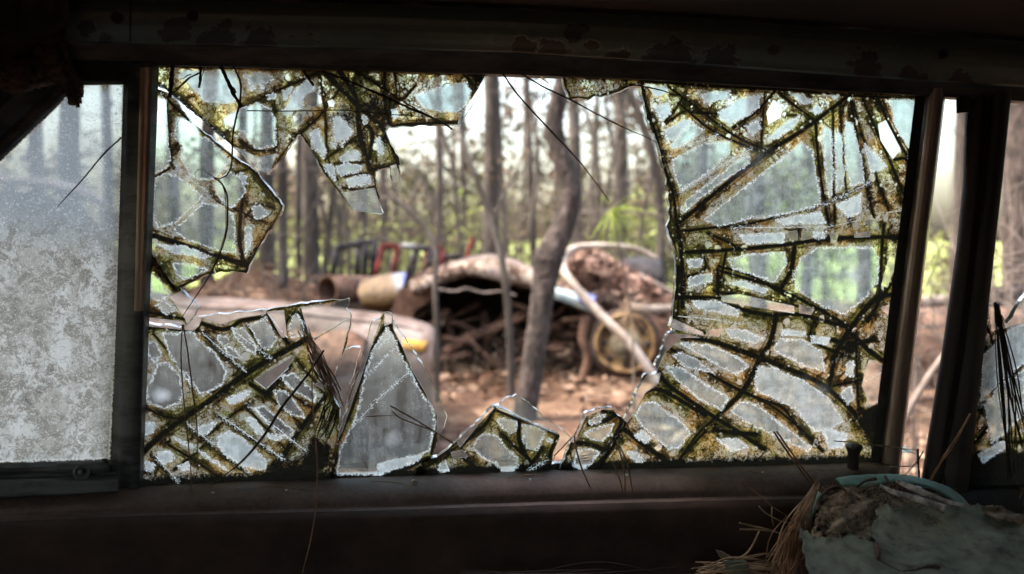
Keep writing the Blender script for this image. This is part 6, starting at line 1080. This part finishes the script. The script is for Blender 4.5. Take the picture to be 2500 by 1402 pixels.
# straw heap on the wreck
hp = np.array([(1385,640),(1400,625),(1440,618),(1490,650),(1540,680),(1600,720),(1640,770),(1600,790),(1540,775),(1470,750),(1400,700)], float)
X, Y = np.meshgrid(np.arange(1370, 1660, 4), np.arange(610, 800, 4)); d = polysd(X.astype(float), Y.astype(float), hp); kk = d > 0
Yd = 7.5 - .5 * np.sqrt(np.clip(d[kk], 0, 45) / 45); C = P(X[kk], Y[kk], Yd)
C = np.vstack([C + rng.normal(0, .02, C.shape) for _ in range(9)])
mound_C = P(X[kk], Y[kk], Yd + .06)
M['straw'] = leafmat('red_straw', [(.3, (.07, .04, .032)), (.5, (.19, .118, .095)), (.7, (.33, .235, .195))], .1, 3)
tag(leafobj('straw_heap', C + rng.normal(0, .03, C.shape), .03, M['straw'], seed=8, flat=.2, elong=2.2), 'heap of reddish pine straw piled on the collapsed wreck, right of the crooked tree', 'straw heap')
n_ = 420; xx = np.concatenate([rng.uniform(1005, 1090, 160), rng.uniform(1330, 1500, 260)]); hy = np.interp(xx, [p[0] for p in H0], [p[1] for p in H0]) - 8; C = P(xx, hy, rng.uniform(7.0, 8.2, n_)) + rng.normal(0, .025, (n_, 3))
tag(leafobj('leaf_litter', C, .03, M['straw'], wk, 62, elong=1.8), kind='stuff')
# rusty drum and painted fender
dr = thing('rusty_drum', 'rusty open drum lying on its side left of the yellow and blue fender', 'drum', P(812, 716, 8.2))
ax = np.array([-.75, -1, .02]); c0 = P(800, 712, 7.9)
o = MB().lathe(c0, ax, [(0, .165), (.012, .165), (.012, .14), (-.02, .135), (-.3, .13), (-.3, 0)], 28).build('rim_ring', M['rust'], dr)
o = MB().lathe(c0, ax, [(-.01, .155), (-.2, .16), (-.21, .168), (-.22, .16), (-.42, .158), (-.6, .15), (-.6, 0)], 28).build('barrel_wall', M['rust'], dr)
fe = thing('loose_fender', 'dented yellow and blue front fender lying beside the rusty drum', 'car fender', P(935, 735, 7.7))
def fender():
    g = NG('yellow_blue_fender'); v = g.pos(); x = g.N('ShaderNodeSeparateXYZ', {0: v}).outputs
    n = g.noise(v, 8, 5, .7); n2 = g.noise(v, 22, 4)
    k = g.ss(g.add(g.add(x[0], g.mul(x[2], .55)), g.mul(g.sub(n, .5), .12)), -1.18 + .55 * .85, -1.10 + .55 * .85)
    k2 = g.ss(g.add(g.add(x[0], g.mul(x[2], .55)), g.mul(g.sub(n, .5), .08)), -1.08 + .55 * .85, -1.05 + .55 * .85)
    c = g.mixc(k, g.ramp(n2, [(.35, (.075, .042, .018)), (.6, (.16, .098, .04))]), (.17, .18, .20)); c = g.mixc(k2, c, (.10, .115, .30))
    return g.done(g.N('ShaderNodeBsdfPrincipled', {'Base Color': c, 'Roughness': .6}).outputs[0])
M['fend'] = fender()
sheet('fender_shell', [([(885,690),(915,678),(950,672),(990,668)], 8.1), ([(878,700),(910,680),(950,674),(992,672)], 7.8), ([(874,715),(905,700),(950,698),(985,700)], 7.55), ([(880,735),(908,735),(945,735),(972,728)], 7.5), ([(892,748),(915,752),(940,752),(960,745)], 7.6)], 'fend', fe, 6, .015)
sl_ = slab('inner_panel', [(870,740),(900,745),(960,742),(990,690),(1010,700),(980,890),(790,880),(770,750)], 7.9, 8.0, 'rustdark', fe)
# row of salvaged doors standing behind
def door(label, quad, Y, w_, mat, sill=.35):
    root = thing('salvaged_door', label, 'car door', P(quad[0][0], 760, Y), 'salvaged car doors leaning in a row')
    q = [P(x, y, Y) for x, y in quad]; b = MB(); r = w_ * 1.6 * Y / FPX
    b.tube(smoothpath([q[0], q[0] + (q[1] - q[0]) * .92], 2), r, 6); b.tube(smoothpath([q[0] + (q[1] - q[0]) * .9, q[1], q[1] + (q[2] - q[1]) * .1], 3), r, 6); b.tube([q[1] + (q[2] - q[1]) * .05, q[2]], r, 6); b.tube([q[2], q[3]], r, 6)
    b.build('window_frame', M[mat], root)
    a, d = q[0], q[3]; h = np.array([0, 0, -.55]); t = np.array([.02, .09, 0])
    V = [a, d, d + h, a + h, a + t, d + t, d + h + t, a + h + t]
    mesh('door_skin', V, [(0, 1, 2, 3), (7, 6, 5, 4), (0, 4, 5, 1), (1, 5, 6, 2), (2, 6, 7, 3), (3, 7, 4, 0)], M[mat], root)
    MB().box((a + d) / 2 + np.array([0, -.01, -.1]), (.12, .03, .03)).build('door_handle', M['greyp'], root, False)
door('black salvaged door, first of the row behind the rusty drum', [(812,690),(822,605),(895,590),(888,690)], 9.3, 5, 'blackp')
door('second black salvaged door with a pale rail, behind the drum', [(868,692),(876,602),(916,588),(908,690)], 9.6, 5, 'blackp')
door('red framed salvaged door in the middle of the row', [(912,692),(935,602),(972,600),(955,692)], 9.4, 5, 'redp')
door('grey framed salvaged door right of the red one', [(952,690),(970,602),(1015,600),(1000,690)], 9.7, 4, 'greyp')
door('black salvaged door with a slanted front post right of the grey one', [(994,690),(1016,606),(1052,606),(1040,680)], 9.4, 5, 'blackp')
door('dull red salvaged door at the right end of the row', [(1034,690),(1046,608),(1080,606),(1076,680)], 9.9, 4, 'redp')
door('short dark blue door beside the leaning red post', [(1075,660),(1085,628),(1130,628),(1135,660)], 10.2, 5, 'blackp')
pole('metal_post', 'leaning red metal post above the arched hood', 'post', [(1138,760),(1140,645),(1153,580)], 9.8, [6,6,5], 'redp')
# pinkish car close on the left
M['pink'] = surf('sunburnt_pinkish_paint', [(.34, (0.0368, 0.0205, 0.0156)), (.46, (0.0657, 0.0471, 0.0409)), (.6, (0.0899, 0.0676, 0.0614)), (.75, (0.135, 0.115, 0.11))], 2.2, .7, .25, scale2=14, spec=.15)
c2 = thing('parked_wreck', 'sun-faded pinkish rusty car with its nose pointing right, seen through the lower left glass', 'wrecked car', (P(600, 1100, 4.4)[0], 4.8, 0))
T0 = [(-400,720),(300,722),(480,738),(600,742),(720,752),(850,768),(960,780),(1035,797),(1056,812)]
def row(dy_, Y, dx=0): return ([(x + dx, y + dy_) for x, y in T0], Y)
sheet('hood', [([(x - 40, y - 3) for x, y in T0], 5.6), ([(x - 25, y - 6) for x, y in T0], 5.0), ([(x - 10, y - 4) for x, y in T0], 4.4), (T0, 4.1)], 'pink', c2, 6, .02)
def bend(pts, f): return [(x, y + f * (1 if x < 1000 else .8)) for x, y in pts]
sheet('front_fender', [(T0, 4.1), (bend(T0, 14), 4.02), (bend(T0, 40), 3.96), (bend(T0, 80), 3.93), (bend(T0, 130), 3.92), (bend(T0, 200), 3.95), ([(x, 1075) for x, y in T0], 4.0)], 'pink', c2, 6, .02)
sheet('grille_panel', [([(1050,806),(1046,850),(1030,900),(1010,1000),(1005,1070)], 4.05), ([(1030,806),(1030,850),(1015,900),(998,1000),(990,1070)], 5.2)], 'rustdark', c2, 5, .02)
pole('hood_seam', None, None, [(x, y + 13) for x, y in T0[1:-1]], 3.985, [1.6, 1.6], 'blackp', parent=c2)
pole('fender_seam', None, None, [(640,760),(644,840),(640,960),(648,1070)], 3.905, [1.8, 1.8], 'blackp', parent=c2)
sheet('rust_patch', [([(700,800),(770,812),(850,806),(900,830)], 3.90), ([(690,850),(760,880),(840,870),(890,900)], 3.89), ([(740,920),(780,930),(830,915),(850,905)], 3.89)], 'rust', c2, 4, .004)
sheet('lamp_surround', [([(985,830),(1010,832),(1042,836)], 3.94), ([(984,850),(1010,852),(1040,856)], 3.92), ([(990,862),(1010,866),(1036,868)], 3.95)], 'yellow', c2, 4, .015)
sheet('rust_patch', [([(955,800),(990,806),(1040,812)], 4.0), ([(960,850),(985,856),(1036,848)], 3.915), ([(975,880),(990,890),(1020,885)], 3.91)], 'rust', c2, 4, .004)
sheet('roof', [([(-400,430),(-100,438),(60,440),(180,462),(262,500)], 4.4), ([(-400,425),(-100,430),(70,432),(190,452),(268,492)], 4.8), ([(-400,430),(-100,435),(70,440),(190,460),(270,500)], 5.4)], 'pink', c2, 6, .03)
slab('side_glass', [(-400,470),(60,470),(180,500),(240,560),(330,680),(360,722),(-400,722)], 4.55, 4.6, 'blackp', c2)
pole('windscreen_pillar', None, None, [(262,500),(300,570),(390,660),(452,738)], 4.35, [9,9,9,9], 'pink', parent=c2)
pole('door_pillar', None, None, [(20,446),(26,580),(30,722)], 4.4, [12,12,12], 'pink', parent=c2)
sheet('windscreen', [([(268,500),(310,560),(400,650),(470,735)], 4.5), ([(262,500),(305,560),(395,648),(462,728)], 5.5)], 'blackp', c2, 5, .01)
# reddish wreck on the right
c3 = thing('red_wreck', 'reddish rusty car side low behind the frame bar and pillar on the right', 'wrecked car', (P(2350, 1000, 5.2)[0], 5.3, 0))
sheet('body_side', [([(2150,765),(2260,758),(2400,756),(2700,760)], 5.6), ([(2150,785),(2260,778),(2400,776),(2700,780)], 5.2), ([(2150,850),(2260,845),(2400,845),(2700,850)], 5.12), ([(2150,950),(2260,950),(2400,950),(2700,950)], 5.2)], 'rust', c3, 6, .02)
sheet('trim_strip', [([(2150,800),(2260,794),(2400,792),(2700,795)], 5.12), ([(2150,808),(2260,802),(2400,800),(2700,803)], 5.10)], 'rustdark', c3, 6, .01)
slab('cabin_glass', [(2330,756),(2390,700),(2700,690),(2700,760)], 5.7, 5.75, 'blackp', c3)
